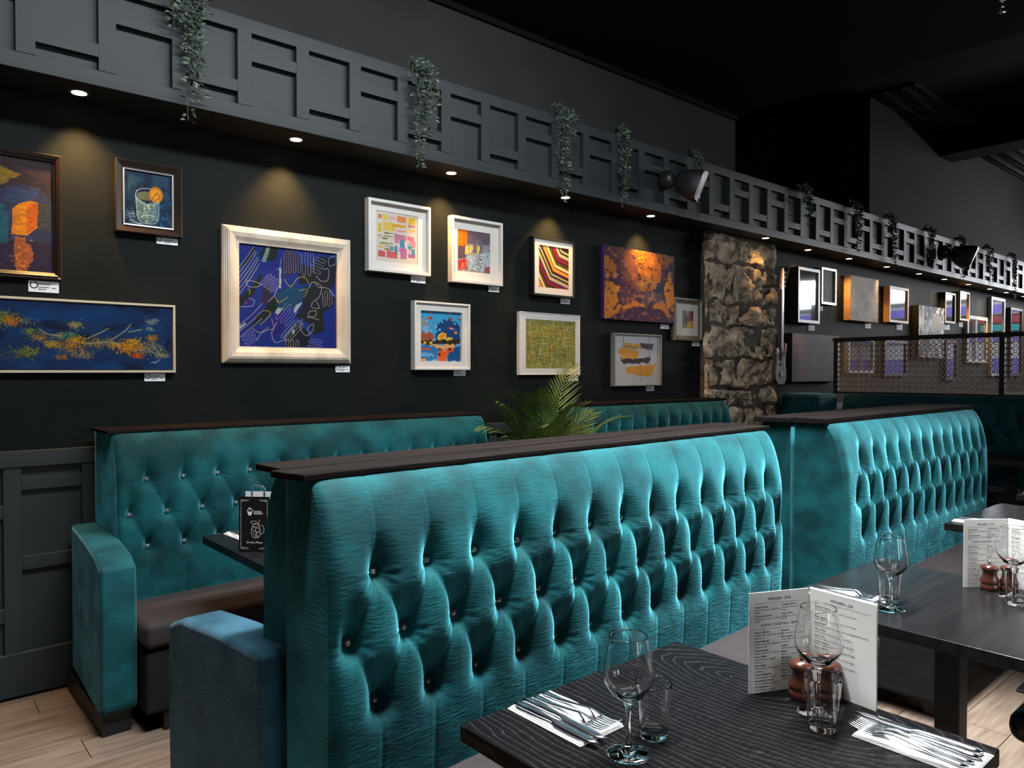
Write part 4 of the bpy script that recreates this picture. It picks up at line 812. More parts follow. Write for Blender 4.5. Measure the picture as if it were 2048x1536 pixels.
# ---------------------------------------------------------------- tufted velvet benches
def tuftgrid(L_, z0, z1, rows, prof, res, dep=1.):
    nx = int(L_ / res) + 1; nz = int((z1 - z0) / res) + 1
    xs = np.linspace(0, L_, nx); zs = np.linspace(z0, z1, nz); X, Z = np.meshgrid(xs, zs)
    dm = np.full(X.shape, 1.0); dv = np.full(X.shape, 1.0); rm = np.full(X.shape, 1.0); dimple = np.zeros(X.shape); wr = np.zeros(X.shape)
    def seg(D, x1, z1_, x2, z2, pad=.09):
        i0 = np.searchsorted(xs, min(x1, x2) - pad); i1 = np.searchsorted(xs, max(x1, x2) + pad); j0 = np.searchsorted(zs, min(z1_, z2) - pad); j1 = np.searchsorted(zs, max(z1_, z2) + pad)
        if i0 >= i1 or j0 >= j1: return
        x = X[j0:j1, i0:i1]; z = Z[j0:j1, i0:i1]; dx, dz = x2 - x1, z2 - z1_
        t = np.clip(((x - x1) * dx + (z - z1_) * dz) / (dx * dx + dz * dz), 0, 1); D[j0:j1, i0:i1] = np.minimum(D[j0:j1, i0:i1], np.hypot(x - x1 - t * dx, z - z1_ - t * dz))
    R_ = np.random.default_rng(int(L_ * 1000) % 97)
    for k, (zr, bx) in enumerate(rows):
        for x in bx:
            i0 = np.searchsorted(xs, x - .13); i1 = np.searchsorted(xs, x + .13); j0 = np.searchsorted(zs, zr - .13); j1 = np.searchsorted(zs, zr + .16)
            xx = X[j0:j1, i0:i1] - x; zz = Z[j0:j1, i0:i1] - zr; z2_ = np.where(zz > 0, zz / 2.3, zz); r = np.hypot(xx, z2_)
            dimple[j0:j1, i0:i1] = np.maximum(dimple[j0:j1, i0:i1], .030 * np.exp(-(r / .031) ** 2) + .012 * np.exp(-(r / .013) ** 2))
            th = np.arctan2(zz, xx); r0 = np.hypot(xx, zz); wr[j0:j1, i0:i1] += .0016 * np.sin(th * 11 + R_.uniform(0, 6)) * np.exp(-((r0 - .03) / .022) ** 2) * (zz < .01) * R_.uniform(.2, 1.4)
            if k == 0: seg(dv, x, zr, x, z1)
            if k == len(rows) - 1: seg(dv, x, zr, x, z0 + .04)
            if k + 1 < len(rows):
                for x2 in rows[k + 1][1]:
                    if abs(x2 - x) < .11: seg(dm, x, zr, x2, rows[k + 1][0])
    pil = .020 * (1 - np.exp(-(np.minimum(dm, 1) / .045) ** 1.5)); zt, zb = rows[0][0], rows[-1][0]
    y = prof(Z) - .008 * (1 - np.exp(-dm / .03)) - .0032 * (1 - np.exp(-(dm / .010) ** 2)) + dimple * dep + wr + .0020 * np.exp(-(dv / .0040) ** 2) + .0012 * np.exp(-(dv / .03) ** 2)
    y += .022 * np.exp(-(X / .012)) + .026 * np.exp(-((L_ - X) / .018))
    y += .0015 * (vnoise(nx, nz, 30, 10, 5, 4) - .5)
    return xs, zs, y
def backrest(L_, z0, z1, rows, prof, T, m, parent, res=.006, bm=None):
    xs, zs, y = tuftgrid(L_, z0, z1, rows, prof, res); nz, nx = y.shape; X, Z = np.meshgrid(xs, zs)
    v = np.stack([X.ravel(), y.ravel(), Z.ravel()], 1).tolist(); idx = np.arange(nx * nz).reshape(nz, nx)
    f = np.stack([idx[:-1, :-1], idx[:-1, 1:], idx[1:, 1:], idx[1:, :-1]], -1).reshape(-1, 4).tolist(); nf = len(f)
    for line, rev in ((idx[:, 0], True), (idx[:, -1], False), (idx[-1, :], True), (idx[0, :], False)):
        b = len(v); pts = [v[i] for i in line]; v += pts; v += [(p[0], T, p[2]) for p in pts]; n = len(pts)
        for i in range(n - 1): q = [b + i, b + i + 1, b + n + i + 1, b + n + i]; f.append(q if not rev else q[::-1])
    b = len(v); v += [(0, T, z0), (L_, T, z0), (L_, T, z1), (0, T, z1)]; f.append([b + 3, b + 2, b + 1, b])
    me = bpy.data.meshes.new('backrest'); me.from_pydata(v, [], f); me.update(); me.polygons.foreach_set('use_smooth', [i < nf for i in range(len(f))])
    o = link('backrest', me, m, parent)
    if bm:
        bme = bpy.data.meshes.new('button'); v_, f_ = lathe([(.001, -.009), (.006, -.008), (.0105, -.004), (.012, 0), (.0105, .004), (.001, .006)], 8); bme.from_pydata(v_, [], f_); bme.materials.append(bm)
        for zr, bx in rows:
            for x in bx:
                yy = y[np.clip(np.searchsorted(zs, zr), 0, nz - 1), np.clip(np.searchsorted(xs, x), 0, nx - 1)]
                q = bpy.data.objects.new('button', bme); COL.objects.link(q); q.parent = parent; q.location = (x, yy - .013, zr); q.rotation_euler = (-PI / 2, 0, 0) if True else (0, 0, 0)
    return o
def profB(zt):
    def p(Z):
        t = (Z - .44) / (zt - .44); u = np.clip((Z - (zt - .26)) / .26, 0, 1); return -.067 + .010 * t + .078 * (1 - np.sqrt(1 - .985 * u * u)) - .016 * np.sin(np.clip(t, 0, 1) * PI)
    return p
def armshape(x0, x1, yf, yr, zf, zr, zb, m, parent, sk=0.):
    """arm from the back (yr) to the front (yf), top sloping down to the front"""
    out = [(yr, zb), (yr, zr), (yr * .55 + yf * .45, zr * .6 + zf * .4 + .004), (yf * .85 + yr * .15, zf + .004), (yf, zf - .03), (yf - .006 * (1 if yf < yr else -1), .45), (yf, zb + .03), (yf * .97 + yr * .03, zb)]
    n = len(out); v = [(xx + sk * (y - yf) / (yr - yf), y, z) for xx in (x0, x1) for y, z in out]; flip = yf > yr
    f = [tuple(range(n)), tuple(range(n, 2 * n))[::-1]] + [(i, n + i, n + (i + 1) % n, (i + 1) % n) for i in range(n)]
    if not flip: f = [q for q in f]
    me = bpy.data.meshes.new('armrest'); me.from_pydata(v, [], f); bm = bmesh.new(); bm.from_mesh(me); bmesh.ops.recalc_face_normals(bm, faces=bm.faces); bm.to_mesh(me); bm.free()
    o = link('armrest', me, m, parent); bev(o, .022, 4, 25); return o
def cushion(name, x0, x1, y0, y1, z0, z1, m, parent, b=.025):
    o = box(name, x0, x1, y0, y1, z0, z1, m, parent); bev(o, b, 4); return o
def bench(name, loc, rz, L_, T, zt, rows, label, m, bm, res=.006, arm=None, foot=True, seatend=0.):
    e = empty(name, loc, rz); tag(e, label, 'bench', 'teal velvet booth benches')
    backrest(L_, .36, zt, rows, profB(zt), T, m, e, res, bm)
    cushion('seat', .0, L_, -.46, -.0, .34, .44, M_seat, e)
    cushion('seat_base', .005, L_ - .005, -.44, T - .01, .075, .335, M_dust, e, .02)
    if foot:
        fm = bpy.data.meshes.new('foot'); fm.from_pydata(boxv(-.025, .025, -.025, .025, 0, .08), [], BOXF); fm.materials.append(M_black)
        for x in (.10, L_ / 2, L_ - .10):
            for y in (-.40, T - .06):
                o = bpy.data.objects.new('foot', fm); COL.objects.link(o); o.parent = e; o.location = (x, y, 0)
    return e
def cap(e, x0, x1, y0, y1, z0, z1, skew=0.):
    o = MB().add([(x0, y0, z0), (x1, y0, z0), (x1, y1, z0), (x0 + skew, y1, z0), (x0, y0, z1), (x1, y0, z1), (x1, y1, z1), (x0 + skew, y1, z1)], BOXF).build('cap_plank', M_cap, e); bev(o, .003, 2); return o
sp = .1535
def rws(a, b, zs, L_):
    r = []
    for i, z in enumerate(zs):
        s = (a, b)[i % 2]; r.append((z, [s + k * sp for k in range(40) if s + k * sp < L_ - .04]))
    return r
ROT = math.radians(3.0)
# B: the nearest bench, facing the camera side
LB = 2.10
B = bench('booth_bench', (.748, 1.545, 0), ROT, LB, .125, 1.176, rws(.130, .055, (.958, .812, .660), LB), 'large teal tufted bench in the foreground facing the near table, smoked buttons', M_velvet, M_smoke, .005)
cap(B, -.022, LB + .02, -.002, .118, 1.176, 1.192, -.02)
# A: its back-to-back partner facing the wall
def fr(x, y): return (.748 + x * math.cos(ROT) - y * math.sin(ROT), 1.545 + x * math.sin(ROT) + y * math.cos(ROT), 0)
A = bench('booth_bench', fr(LB + .02, .225), ROT + PI, LB, .097, 1.170, rws(.130, .055, (.958, .812, .660), LB), 'teal bench back to back with the foreground bench, blue lit armrest at its near end', M_velvet, M_crystal, .012)
cap(A, -.01, LB + .035, -.028, .100, 1.178, 1.194, 0)
armshape(LB - .062, LB + .070, -.535, .065, .712, .752, .085, M_arm_lit, A)
box('arm_plinth', LB - .05, LB + .055, -.49, .05, 0, .084, M_black, A)
# W: bench against the wall on the left
LW = 2.06
Wb = bench('booth_bench', (.792, 3.535, 0), math.radians(1.0), LW, .30, 1.152, rws(.125, .052, (.950, .803, .658), LW), 'teal tufted bench against the picture wall at left, crystal buttons, one armrest', M_velvet, M_crystal, .006)
cap(Wb, -.022, LW + .02, -.002, .27, 1.152, 1.166)
armshape(-.138, -.006, -.37, .28, .692, .735, .085, M_arm2, Wb, .035)
box('arm_plinth', -.125, -.02, -.33, .26, 0, .084, M_black, Wb)
# W2: next wall bench beyond the palm
LW2 = 1.93
W2 = bench('booth_bench', (3.56, 3.56, 0), math.radians(.6), LW2, .28, 1.175, [(.992, [.09 + k * .1435 for k in range(13)]), (.845, [.162 + k * .1435 for k in range(12)]), (.70, [.09 + k * .1435 for k in range(13)])], 'teal bench against the wall between the palm and the stone column', M_velvet, M_crystal, .008)
cap(W2, -.02, LW2 + .02, -.002, .25, 1.175, 1.195)
# B2 / A2: second double bench in line with the first
LB2 = 1.98
B2 = bench('booth_bench', (3.215, 1.575, 0), math.radians(1.2), LB2, .155, 1.186, rws(.20, .14, (1.0, .85, .695), LB2), 'second teal tufted bench to the right facing the far tables', M_velvet, None, .007)
cap(B2, -.02, LB2 + .02, .002, .150, 1.186, 1.212)
A2 = bench('booth_bench', (3.215 + LB2 - .007, 1.575 + .33 + .041, 0), math.radians(1.2) + PI, LB2, .155, 1.18, rws(.20, .14, (1.0, .85, .695), LB2), 'dark teal bench behind the second tufted bench, facing the wall', M_velvet, None, .015)
cap(A2, -.02, LB2 + .03, -.01, .160, 1.184, 1.208)
# cross bench under the lattice screen, and its wall return
LC = 3.6
CB = bench('booth_bench', (7.36, 3.44, 0), -PI / 2, LC, .16, 1.20, rws(.10, .18, (1.00, .84, .68), LC), 'dark teal cross bench below the lattice screen', M_velvet2, M_crystal, .012)
rt = empty('bench_end_block', (6.82, 3.45, 0)); tag(rt, 'rounded dark teal upholstered block where the cross bench meets the wall', 'bench', 'teal velvet booth benches')
cushion('upholstered_block', 0, .44, 0, .38, .08, 1.205, M_velvet2, rt, .05); box('plinth', .04, .40, .03, .35, 0, .08, M_black, rt)

# ---------------------------------------------------------------- tables
def table(x0, x1, y0, y1, m, label, th=.032):
    e = empty('dining_table', ((x0 + x1) / 2, (y0 + y1) / 2, 0)); tag(e, label, 'table', 'square black tables')
    hx, hy = (x1 - x0) / 2, (y1 - y0) / 2
    box('tabletop', -hx, hx, -hy, hy, .75 - th, .75, m, e, b=.003)
    box('post', -.033, .033, -.033, .033, .02, .75 - th - .008, M_black, e, b=.003)
    box('top_plate', -.18, .18, -.18, .18, .75 - th - .008, .75 - th, M_black, e)
    box('base_plate', -.14, .14, -.14, .14, 0, .014, M_black, e, b=.004)
    return e
table(.843, 1.515, .425, 1.125, M_tab1, 'nearest black oak table with bold wavy grain, bottom right')
table(2.025, 2.715, .43, 1.15, M_tab2, 'smooth black table, second from the camera')
table(3.60, 4.355, .52, 1.235, M_tab2, 'black table third from the camera, behind the second menu')
table(4.72, 5.42, .55, 1.262, M_tab2, 'black table at the right edge, fourth from the camera')
table(1.025, 1.73, 2.42, 3.11, M_tab2, 'black table between the left wall bench and the double bench')
table(6.35, 7.05, 1.45, 2.20, M_darkend, 'dark table in front of the cross bench below the lattice')

# ---------------------------------------------------------------- lattice screen
SX = 7.46
sc = empty('lattice_screen', (SX, 2.0, 1.205)); tag(sc, 'brown pressed metal lattice screen in black frame standing above the cross bench', 'screen')
yA, yB = 3.60 - 2.0, -.9 - 2.0
fm_ = MB()
box('top_bar', -.025, .025, yB, yA, .515, .555, M_black, sc); box('bottom_bar', -.02, .02, yB, yA, -.005, .012, M_black, sc)
for yy in (yA - .03, 2.105 - 2.0, .6 - 2.0): box('post', -.025, .025, yy - .02, yy + .02, .012, .515, M_black, sc)
cell = .048
def cellgeo():
    m_ = MB(); c2 = cell / 2; t = .0015; s = .0030
    m_.box(-t, t, -c2, c2, -c2, -c2 + s); m_.box(-t, t, -c2, -c2 + s, -c2 + s, c2)
    n = 8; ro, ri = .0150, .0085
    for k in range(n):
        a0, a1 = 2 * PI * k / n, 2 * PI * (k + 1) / n
        q = [(sx, rr * math.cos(a), rr * math.sin(a)) for sx in (-t, t) for rr, a in ((ri, a0), (ro, a0), (ro, a1), (ri, a1))]
        m_.add(q, [(0, 1, 2, 3), (7, 6, 5, 4), (1, 5, 6, 2), (0, 3, 7, 4)])
    for sy, sz in ((1, 1), (1, -1), (-1, 1), (-1, -1)):
        p0 = Vector((0, sy, sz)).normalized(); nn_ = Vector((0, -sz, sy)).normalized() * .0028; a = p0 * .0135; b = p0 * (c2 * 1.39)
        q = [tuple(Vector((sx, 0, 0)) + w_) for sx in (-t, t) for w_ in (a - nn_, b - nn_, b + nn_, a + nn_)]
        m_.add(q, [(3, 2, 1, 0), (4, 5, 6, 7), (0, 1, 5, 4), (2, 3, 7, 6)])
    return m_
cg = cellgeo()
for ya, yb in ((2.125 - 2.0, yA - .05), (.62 - 2.0, 2.085 - 2.0)):
    lt = MB(); nz_ = 10; cz = (.515 - .012) / nz_; ny_ = int(round((yb - ya) / cz))
    cv = np.array(cg.v); cv[:, 1:] *= cz / cell
    for j in range(nz_):
        for i in range(ny_): lt.add((cv + (0, ya + (i + .5) * (yb - ya) / ny_, .012 + (j + .5) * cz)).tolist(), cg.f)
    o = lt.build('lattice_panel', M_copper, sc); tag(o, kind='stuff')

# ---------------------------------------------------------------- palm between the wall benches
pe = empty('potted_palm', (3.19, 3.36, 0)); tag(pe, 'green feathery palm in a planter behind the foreground bench', 'plant')
v, f = lathe([(.10, 0), (.13, .02), (.15, .70), (.155, .76), (.142, .76), (.138, .70)], 28); pyd('planter', v, f, M_pot, pe, True); v, f = lathe([(.001, .695), (.137, .70), (.136, .69)], 20); pyd('soil', v, f, M_soil, pe)
def frond(base, az, lean, ln, nl, ll, m, seed, droop=1., roll=0.):
    r = random.Random(seed); P_ = []; p = Vector(base); el = PI / 2 - lean
    for k in range(15):
        P_.append(p.copy()); d = Vector((math.cos(az) * math.cos(el), math.sin(az) * math.cos(el), math.sin(el))); p = p + d * ln / 14; el -= droop * .018 * k * .6
    mb_ = MB(); mb_.add(*tube(P_, [.0045 * (1 - i / 17) for i in range(15)], 5))
    side = Vector((-math.sin(az), math.cos(az), 0))
    for i in range(nl):
        t = .28 + .72 * i / nl; k = t * 14; j = min(13, int(k)); a = P_[j].lerp(P_[j + 1], k - j); tan = (P_[j + 1] - P_[j]).normalized(); up_ = side.cross(tan).normalized()
        for sg in (-1, 1):
            sd = (side * math.cos(roll) + up_ * math.sin(roll)) * sg
            d = (tan * (1.0 + .5 * t) + sd * (1.05 - .35 * t) + up_ * r.uniform(.05, .25)).normalized(); l_ = ll * (math.sin(PI * min(.95, .25 + t * .68)) ** .7) * r.uniform(.85, 1.1); w_ = .0065; wd_ = d.cross(up_).normalized() * w_
            q = [a + d * l_ * s + Vector((0, 0, -.10 * droop * l_ * s * s)) for s in (0, .35, .7, 1)]
            mb_.add([q[0] - wd_ * .5, q[0] + wd_ * .5, q[1] - wd_, q[1] + wd_, q[2] - wd_ * .7, q[2] + wd_ * .7, q[3]], [(0, 1, 3, 2), (2, 3, 5, 4), (4, 5, 6)])
    mb_.build('frond', m, pe)
FR = [(196, 24, .72, .26), (215, 14, .70, .26), (183, 40, .72, .26), (158, 10, .66, .24), (300, 6, .56, .16), (352, 22, .58, .22), (335, 36, .70, .24), (20, 6, .84, .22), (345, 50, .66, .20), (10, 36, .56, .22), (250, 40, .5, .2), (310, 58, .6, .2), (190, 60, .6, .22), (228, 34, .66, .24), (205, 48, .66, .22), (265, 12, .60, .20), (325, 14, .60, .22)]
for k, (az, ln_, le, ll) in enumerate(FR): frond((random.uniform(-.05, .05), random.uniform(-.05, .05), .72), math.radians(az), math.radians(ln_), le, 20, ll, M_palm, 40 + k, 1.0, .35 * (-1) ** k)
fe = MB(); r = random.Random(4)
for _ in range(620):
    az = r.uniform(0, 2 * PI); rad = r.uniform(0, .18); a = Vector((rad * math.cos(az), rad * math.sin(az), .76 + r.uniform(0, .14))); d = Vector((math.cos(az) * r.uniform(.3, 1.1), math.sin(az) * r.uniform(.3, 1.1), r.uniform(.5, 1.3))).normalized(); l_ = r.uniform(.06, .15); w_ = d.orthogonal().normalized() * .004
    fe.add([a - w_, a + w_, a + d * l_ * .6 - w_ + Vector((0, 0, -.005)), a + d * l_ * .6 + w_ + Vector((0, 0, -.005)), a + d * l_ + Vector((0, 0, -.03))], [(0, 1, 3, 2), (2, 3, 4)])
o = fe.build('low_foliage', M_fern, pe); tag(o, kind='stuff')

# ---------------------------------------------------------------- glassware
def wineglass():
    outp = smoothprof([(.0375, .0), (.0375, .0015), (.028, .005), (.010, .010), (.0052, .020), (.0042, .050), (.0050, .080), (.012, .094), (.026, .104), (.040, .122), (.0445, .136), (.043, .155), (.038, .185), (.0338, .2078)], 4) + [(.0336, .2086), (.0331, .2092), (.0325, .2092), (.0320, .2086)]
    inp = smoothprof([(.0320, .2078), (.0369, .185), (.0418, .155), (.0433, .137), (.0388, .124), (.024, .108), (.010, .103), (.001, .1025)], 4)
    return lathe(outp + inp, 36)
def tumblerg():
    outp = smoothprof([(.001, 0), (.023, 0), (.0265, .003), (.028, .03), (.031, .07), (.0335, .0968)], 3) + [(.0334, .0976), (.0329, .0983), (.0321, .0983), (.0316, .0976)]; inp = smoothprof([(.0315, .0968), (.0293, .07), (.0262, .03), (.0245, .014), (.020, .011), (.001, .0105)], 3)
    return lathe(outp + inp, 32)
wgm = bpy.data.meshes.new('wine_glass'); v, f = wineglass(); wgm.from_pydata(v, [], f[:-2] + [f[-2], f[-1]]); wgm.materials.append(M_glass)
tgm = bpy.data.meshes.new('tumbler'); v, f = tumblerg(); tgm.from_pydata(v, [], f); tgm.materials.append(M_glass)
for me in (wgm, tgm):
    bm = bmesh.new(); bm.from_mesh(me); bmesh.ops.recalc_face_normals(bm, faces=bm.faces); bm.to_mesh(me); bm.free(); me.polygons.foreach_set('use_smooth', [True] * len(me.polygons))
for x, y, lab in ((1.001, .845, 'empty wine glass at the left of the nearest table'), (1.402, .703, 'empty wine glass in front of the open menu and mills'), (2.172, .880, 'empty wine glass alone at the left of the second table'), (2.565, .690, 'empty wine glass before the second menu, right edge')):
    o = bpy.data.objects.new('wine_glass', wgm); COL.objects.link(o); o.location = (x, y, .7502); tag(o, lab, 'wine glass', 'wine glasses')
for x, y, lab in ((1.088, .858, 'short tumbler just right of the leftmost wine glass'), (1.350, .668, 'short tumbler in front of the menu, beside the cutlery'), (2.245, .915, 'short tumbler behind the wine glass on the second table'), (2.495, .662, 'short tumbler before the second pair of mills'), (2.535, .610, 'short tumbler cut by the right edge')):
    o = bpy.data.objects.new('tumbler', tgm); COL.objects.link(o); o.location = (x, y, .7502); tag(o, lab, 'tumbler', 'tumblers')

# ---------------------------------------------------------------- mills
def mill(x, y, knob, label):
    e = empty('pepper_mill' if knob else 'salt_shaker', (x, y, .7502)); tag(e, label, 'mill', 'wooden salt and pepper mills'); e.scale = (.9, .9, .93)
    v, f = lathe([(.026, 0), (.028, .002), (.028, .018), (.0265, .0195), (.0265, .021), (.028, .023), (.0285, .032), (.024, .042), (.0205, .054), (.022, .063), (.0225, .066)], 28); pyd('body', v, f, M_mill, e, True)
    v, f = lathe([(.0235, .0665), (.027, .0675), (.0275, .074), (.024, .080), (.014, .084), (.001, .0845)], 28); pyd('cap', v, f, M_mill, e, True)
    if knob:
        v, f = lathe([(.004, .0846), (.003, .088), (.0065, .091), (.0065, .094), (.003, .097), (.001, .0975)], 12); pyd('knob', v, f, M_chrome, e, True)
    return e
mill(1.445, .760, True, 'brown wooden pepper mill with steel knob left of the menu fold')
mill(1.481, .720, False, 'brown wooden salt shaker without knob behind the tumbler')
mill(2.600, .762, True, 'brown pepper mill with steel knob in front of the second menu')
mill(2.630, .718, False, 'brown salt shaker partly hidden by the far wine glass')

# ---------------------------------------------------------------- menus
def page_text(side):
    m_ = MB(); W_, H_ = .146, .208
    def put(t, x, z, size, al='LEFT', b=0.):
        v, f = textmesh(t, size, al, b); m_.add([(x + p[0], 0, z + p[1]) for p in v], f)
    def rule(z, x0=.012, x1=.134): m_.add([(x0, 0, z), (x1, 0, z), (x1, 0, z + .0005), (x0, 0, z + .0005)], [(0, 1, 2, 3)])
    def item(x, z, name, *ds):
        put(name, x, z, .0058, 'LEFT', .00008); q = z
        for d in ds: q -= .0058; put(d, x, q, .0050)
        return q - .0072
    if side == 0:
        put('SPRITZERS - £7.95', W_ / 2, .192, .0072, 'CENTER', .0001); rule(.186)
        z = item(.014, .177, 'Aperol Spritz', 'Aperol, Prosecco, Soda & Soda', 'Water'); item(.014, z, 'Limoncello Spritz', 'Limoncello, Prosecco & Soda & Lemon', 'Water')
        z = item(.078, .179, 'Campari Spritz', 'Campari, Prosecco, Soda & Soda', 'Water'); item(.078, z, 'Hugo Spritz', 'Elderflower, Prosecco & Soda', 'Water')
        put('CLASSIC COCKTAILS - £8.95', W_ / 2, .138, .0072, 'CENTER', .0001); rule(.132)
        z = .124
        for n_, *d in (('Passion Martini', 'Vanilla vodka, passionfruit & lime', 'passionfruit'), ('French Martini', 'Vodka, chambord, pineapple &', 'pineapple foam'), ('Cosmopolitan', 'Vodka, triple sec & cranberry'), ('Tom Collins', 'Gin, lemon juice, sugar &', 'soda water'), ('Pina Colada', 'White rum, coconut cream &', 'pineapple'), ('Classic Margarita', 'Tequila, triple sec & lime'), ('Strawberry Daiquiri', 'White rum, strawberry & lime'), ('Old Fashioned', 'Bourbon, bitters & sugar')): z = item(.014, z, n_, *d)
        z = .124
        for n_, *d in (('Bramble', 'Gin, lemon & blackberry'), ('Blue Lagoon', 'Vodka, Blue Curacao &', 'lemonade'), ('Sangria', 'Red wine, brandy & fruit'), ('Mojito', 'White rum, mint, lime & soda'), ('Manhattan', 'Whisky, vermouth & bitters'), ('Dark & Stormy', 'Dark rum, lime & ginger'), ('Espresso Martini', 'Vodka, espresso & coffee'), ('Negroni', 'Campari, gin & vermouth')): z = item(.078, z, n_, *d)
    else:
        put('PITCHERS - £25', W_ / 2, .192, .0072, 'CENTER', .0001); rule(.186)
        z = .176
        for n_, *d in (('Summer Pitcher', 'Gin, lemonade, strawberry, mint, cucumber &', 'orange'), ('Blue Lagoon', 'Vodka, Blue Curacao, lemonade, lime & Sugar'), ('Rum Punch', 'White rum, spiced rum, cranberry, pineapple & Grenadine'), ('Woo Woo', 'Vodka, peach schnapps, cranberry & lime'), ('Peach Tea', 'Iced tea, vodka, peach & fresh juice & Sugar'), ('Passion Pitcher', 'Vanilla vodka, passionfruit, pineapple & Sugar'), ('Mojito Pitcher', 'White rum, mint, soda water, Lime & Sugar'), ('Sex on the Beach', 'Vodka, peach, orange, Pineapple & Grenadine'), ('Sangria', 'Red wine, brandy, orange & Sugar'), ('Long Island', 'Five spirits, lemon & cola')): z = item(.012, z, n_, *d) - .0015
    return m_
txt = [page_text(0), page_text(1)]
def menu(fold, lp, rp, label):
    e = empty('folded_menu', (fold[0], fold[1], .7502)); tag(e, label, 'menu', 'open white cocktail menus')
    for k, p in enumerate((lp, rp)):
        d = Vector((p[0] - fold[0], p[1] - fold[1], 0)).normalized(); ang = math.atan2(d.y, d.x)
        # local page: x 0..W from the page's left edge, reader at -y
        if k == 0: org = d * .147; rot = ang + PI
        else: org = d * .0006; rot = ang
        pg = box('page', 0, .146, 0, .0012, 0, .21, M_card, e); pg.location = org; pg.rotation_euler = (0, 0, rot)
        pyd('lettering', [(q[0], -.0004, q[2]) for q in txt[k].v], txt[k].f, M_ink, pg)
        if k: pg2 = box('page', 0, .146, .0016, .0028, 0, .212, M_cardw, e); pg2.location = org + Vector((0, 0, 0)); pg2.rotation_euler = (0, 0, rot + .012)
    return e
menu((1.510, .778), (1.384, .836), (1.495, .631), 'open white cocktail menu standing on the nearest table behind the mills')
menu((2.688, .740), (2.567, .824), (2.640, .600), 'open white cocktail menu on the second table at the right edge')

# black drinks menu on the left table in a clear holder
e = empty('drinks_menu_stand', (1.10, 2.73, .7502), math.atan2(-.077, .077)); tag(e, 'black drinks menu stand with white jar drawing on the left table', 'menu')
hw = .058; MBf = MB().add([(-hw, -.03, 0), (hw, -.03, 0), (hw, -.026, .205), (-hw, -.026, .205), (-hw, -.028, 0), (hw, -.028, 0), (hw, -.024, .205), (-hw, -.024, .205)], [(0, 1, 2, 3), (7, 6, 5, 4), (0, 4, 5, 1), (3, 2, 6, 7), (0, 3, 7, 4), (1, 5, 6, 2)]); MBf.build('front_card', M_bcard, e)
MB().add([(-hw, .05, 0), (hw, .05, 0), (hw, .030, .215), (-hw, .030, .215), (-hw, .052, 0), (hw, .052, 0), (hw, .032, .215), (-hw, .032, .215)], [(0, 1, 2, 3), (7, 6, 5, 4), (0, 4, 5, 1), (3, 2, 6, 7), (0, 3, 7, 4), (1, 5, 6, 2)]).build('back_card', M_cardw, e)
v, f = tube([(-.02, .0, .19), (-.02, .0, .232), (-.012, 0, .24), (.02, 0, .24), (.028, 0, .232), (.028, 0, .19)], .004, 8); pyd('clear_handle', v, f, M_glass, e, True)
ink = MB(); yy = -.0306
def wline(pts, w=.0006, closed=False):
    pts = list(pts) + ([pts[0]] if closed else [])
    for a, b in zip(pts, pts[1:]):
        dx, dz = b[0] - a[0], b[1] - a[1]; l_ = math.hypot(dx, dz) or 1; nx_, nz_ = -dz / l_ * w, dx / l_ * w
        fy = lambda z: yy + .004 * z / .205
        ink.add([(a[0] - nx_, fy(a[1]), a[1] - nz_), (b[0] - nx_, fy(b[1]), b[1] - nz_), (b[0] + nx_, fy(b[1]), b[1] + nz_), (a[0] + nx_, fy(a[1]), a[1] + nz_)], [(0, 1, 2, 3)])
def circ(cx, cz, rx, rz_, n=18, w=.0006, a0=0, a1=2 * PI): wline([(cx + rx * math.cos(a0 + (a1 - a0) * k / n), cz + rz_ * math.sin(a0 + (a1 - a0) * k / n)) for k in range(n + 1)], w)
for sx in (-1, 1):
    wline([(sx * .05, .012), (sx * .05, .193)], .0005)
    for zz, sz in ((.012, 1), (.193, -1)): wline([(sx * .05, zz), (sx * .018, zz)], .0005); wline([(sx * .046, zz + .004 * sz), (sx * .024, zz + .004 * sz)], .0004); circ(sx * .044, zz + .004 * sz, .002, .002, 8, .0003)
# jar drawing
circ(.008, .098, .014, .005); wline([(-.006, .098), (-.011, .078), (-.008, .058), (.004, .052), (.018, .055), (.025, .068), (.024, .085), (.022, .098)]); circ(.028, .084, .010, .017, 12, .0007, -1.8, 1.6)
for cx, cz, r_ in ((.0, .086, .007), (.013, .082, .0075), (.003, .070, .006), (.016, .066, .0075), (.008, .060, .005)): circ(cx, cz, r_, r_, 12, .0005)
wline([(-.014, .112), (-.004, .104), (.010, .108), (.020, .104)]); wline([(-.014, .112), (.0, .116), (.012, .112)]); wline([(.015, .100), (.022, .120)], .0007)
# logo: cup shaped emblem with two leaves
ly = .150
ink.add([(-.026, yy + .0028, ly), (-.006, yy + .0028, ly), (-.010, yy + .0026, ly - .012), (-.013, yy + .0026, ly - .015), (-.019, yy + .0026, ly - .015), (-.022, yy + .0026, ly - .012)], [(0, 5, 4, 3, 2, 1)])
wline([(-.028, ly + .002), (-.020, ly + .009), (-.011, ly + .009), (-.004, ly + .002)], .0012); wline([(-.022, ly + .016), (-.016, ly + .010)], .001); wline([(-.012, ly + .015), (-.015, ly + .010)], .001)
for t_, z_ in (('SOCIAL', .152), ('MONKEY', .1445)):
    v, f = textmesh(t_, .0085, 'LEFT', .0002); ink.add([(p[0] - .001, yy + .004 * (z_ + p[1]) / .205 - .0001, z_ + p[1] - .005) for p in v], f)
v, f = textmesh('Drinks Menu', .0115, 'CENTER'); ink.add([(p[0] + .002, yy + .004 * (.03 + p[1]) / .205 - .0001, .032 + p[1]) for p in v], f)
ink.build('lettering', M_silver, e)

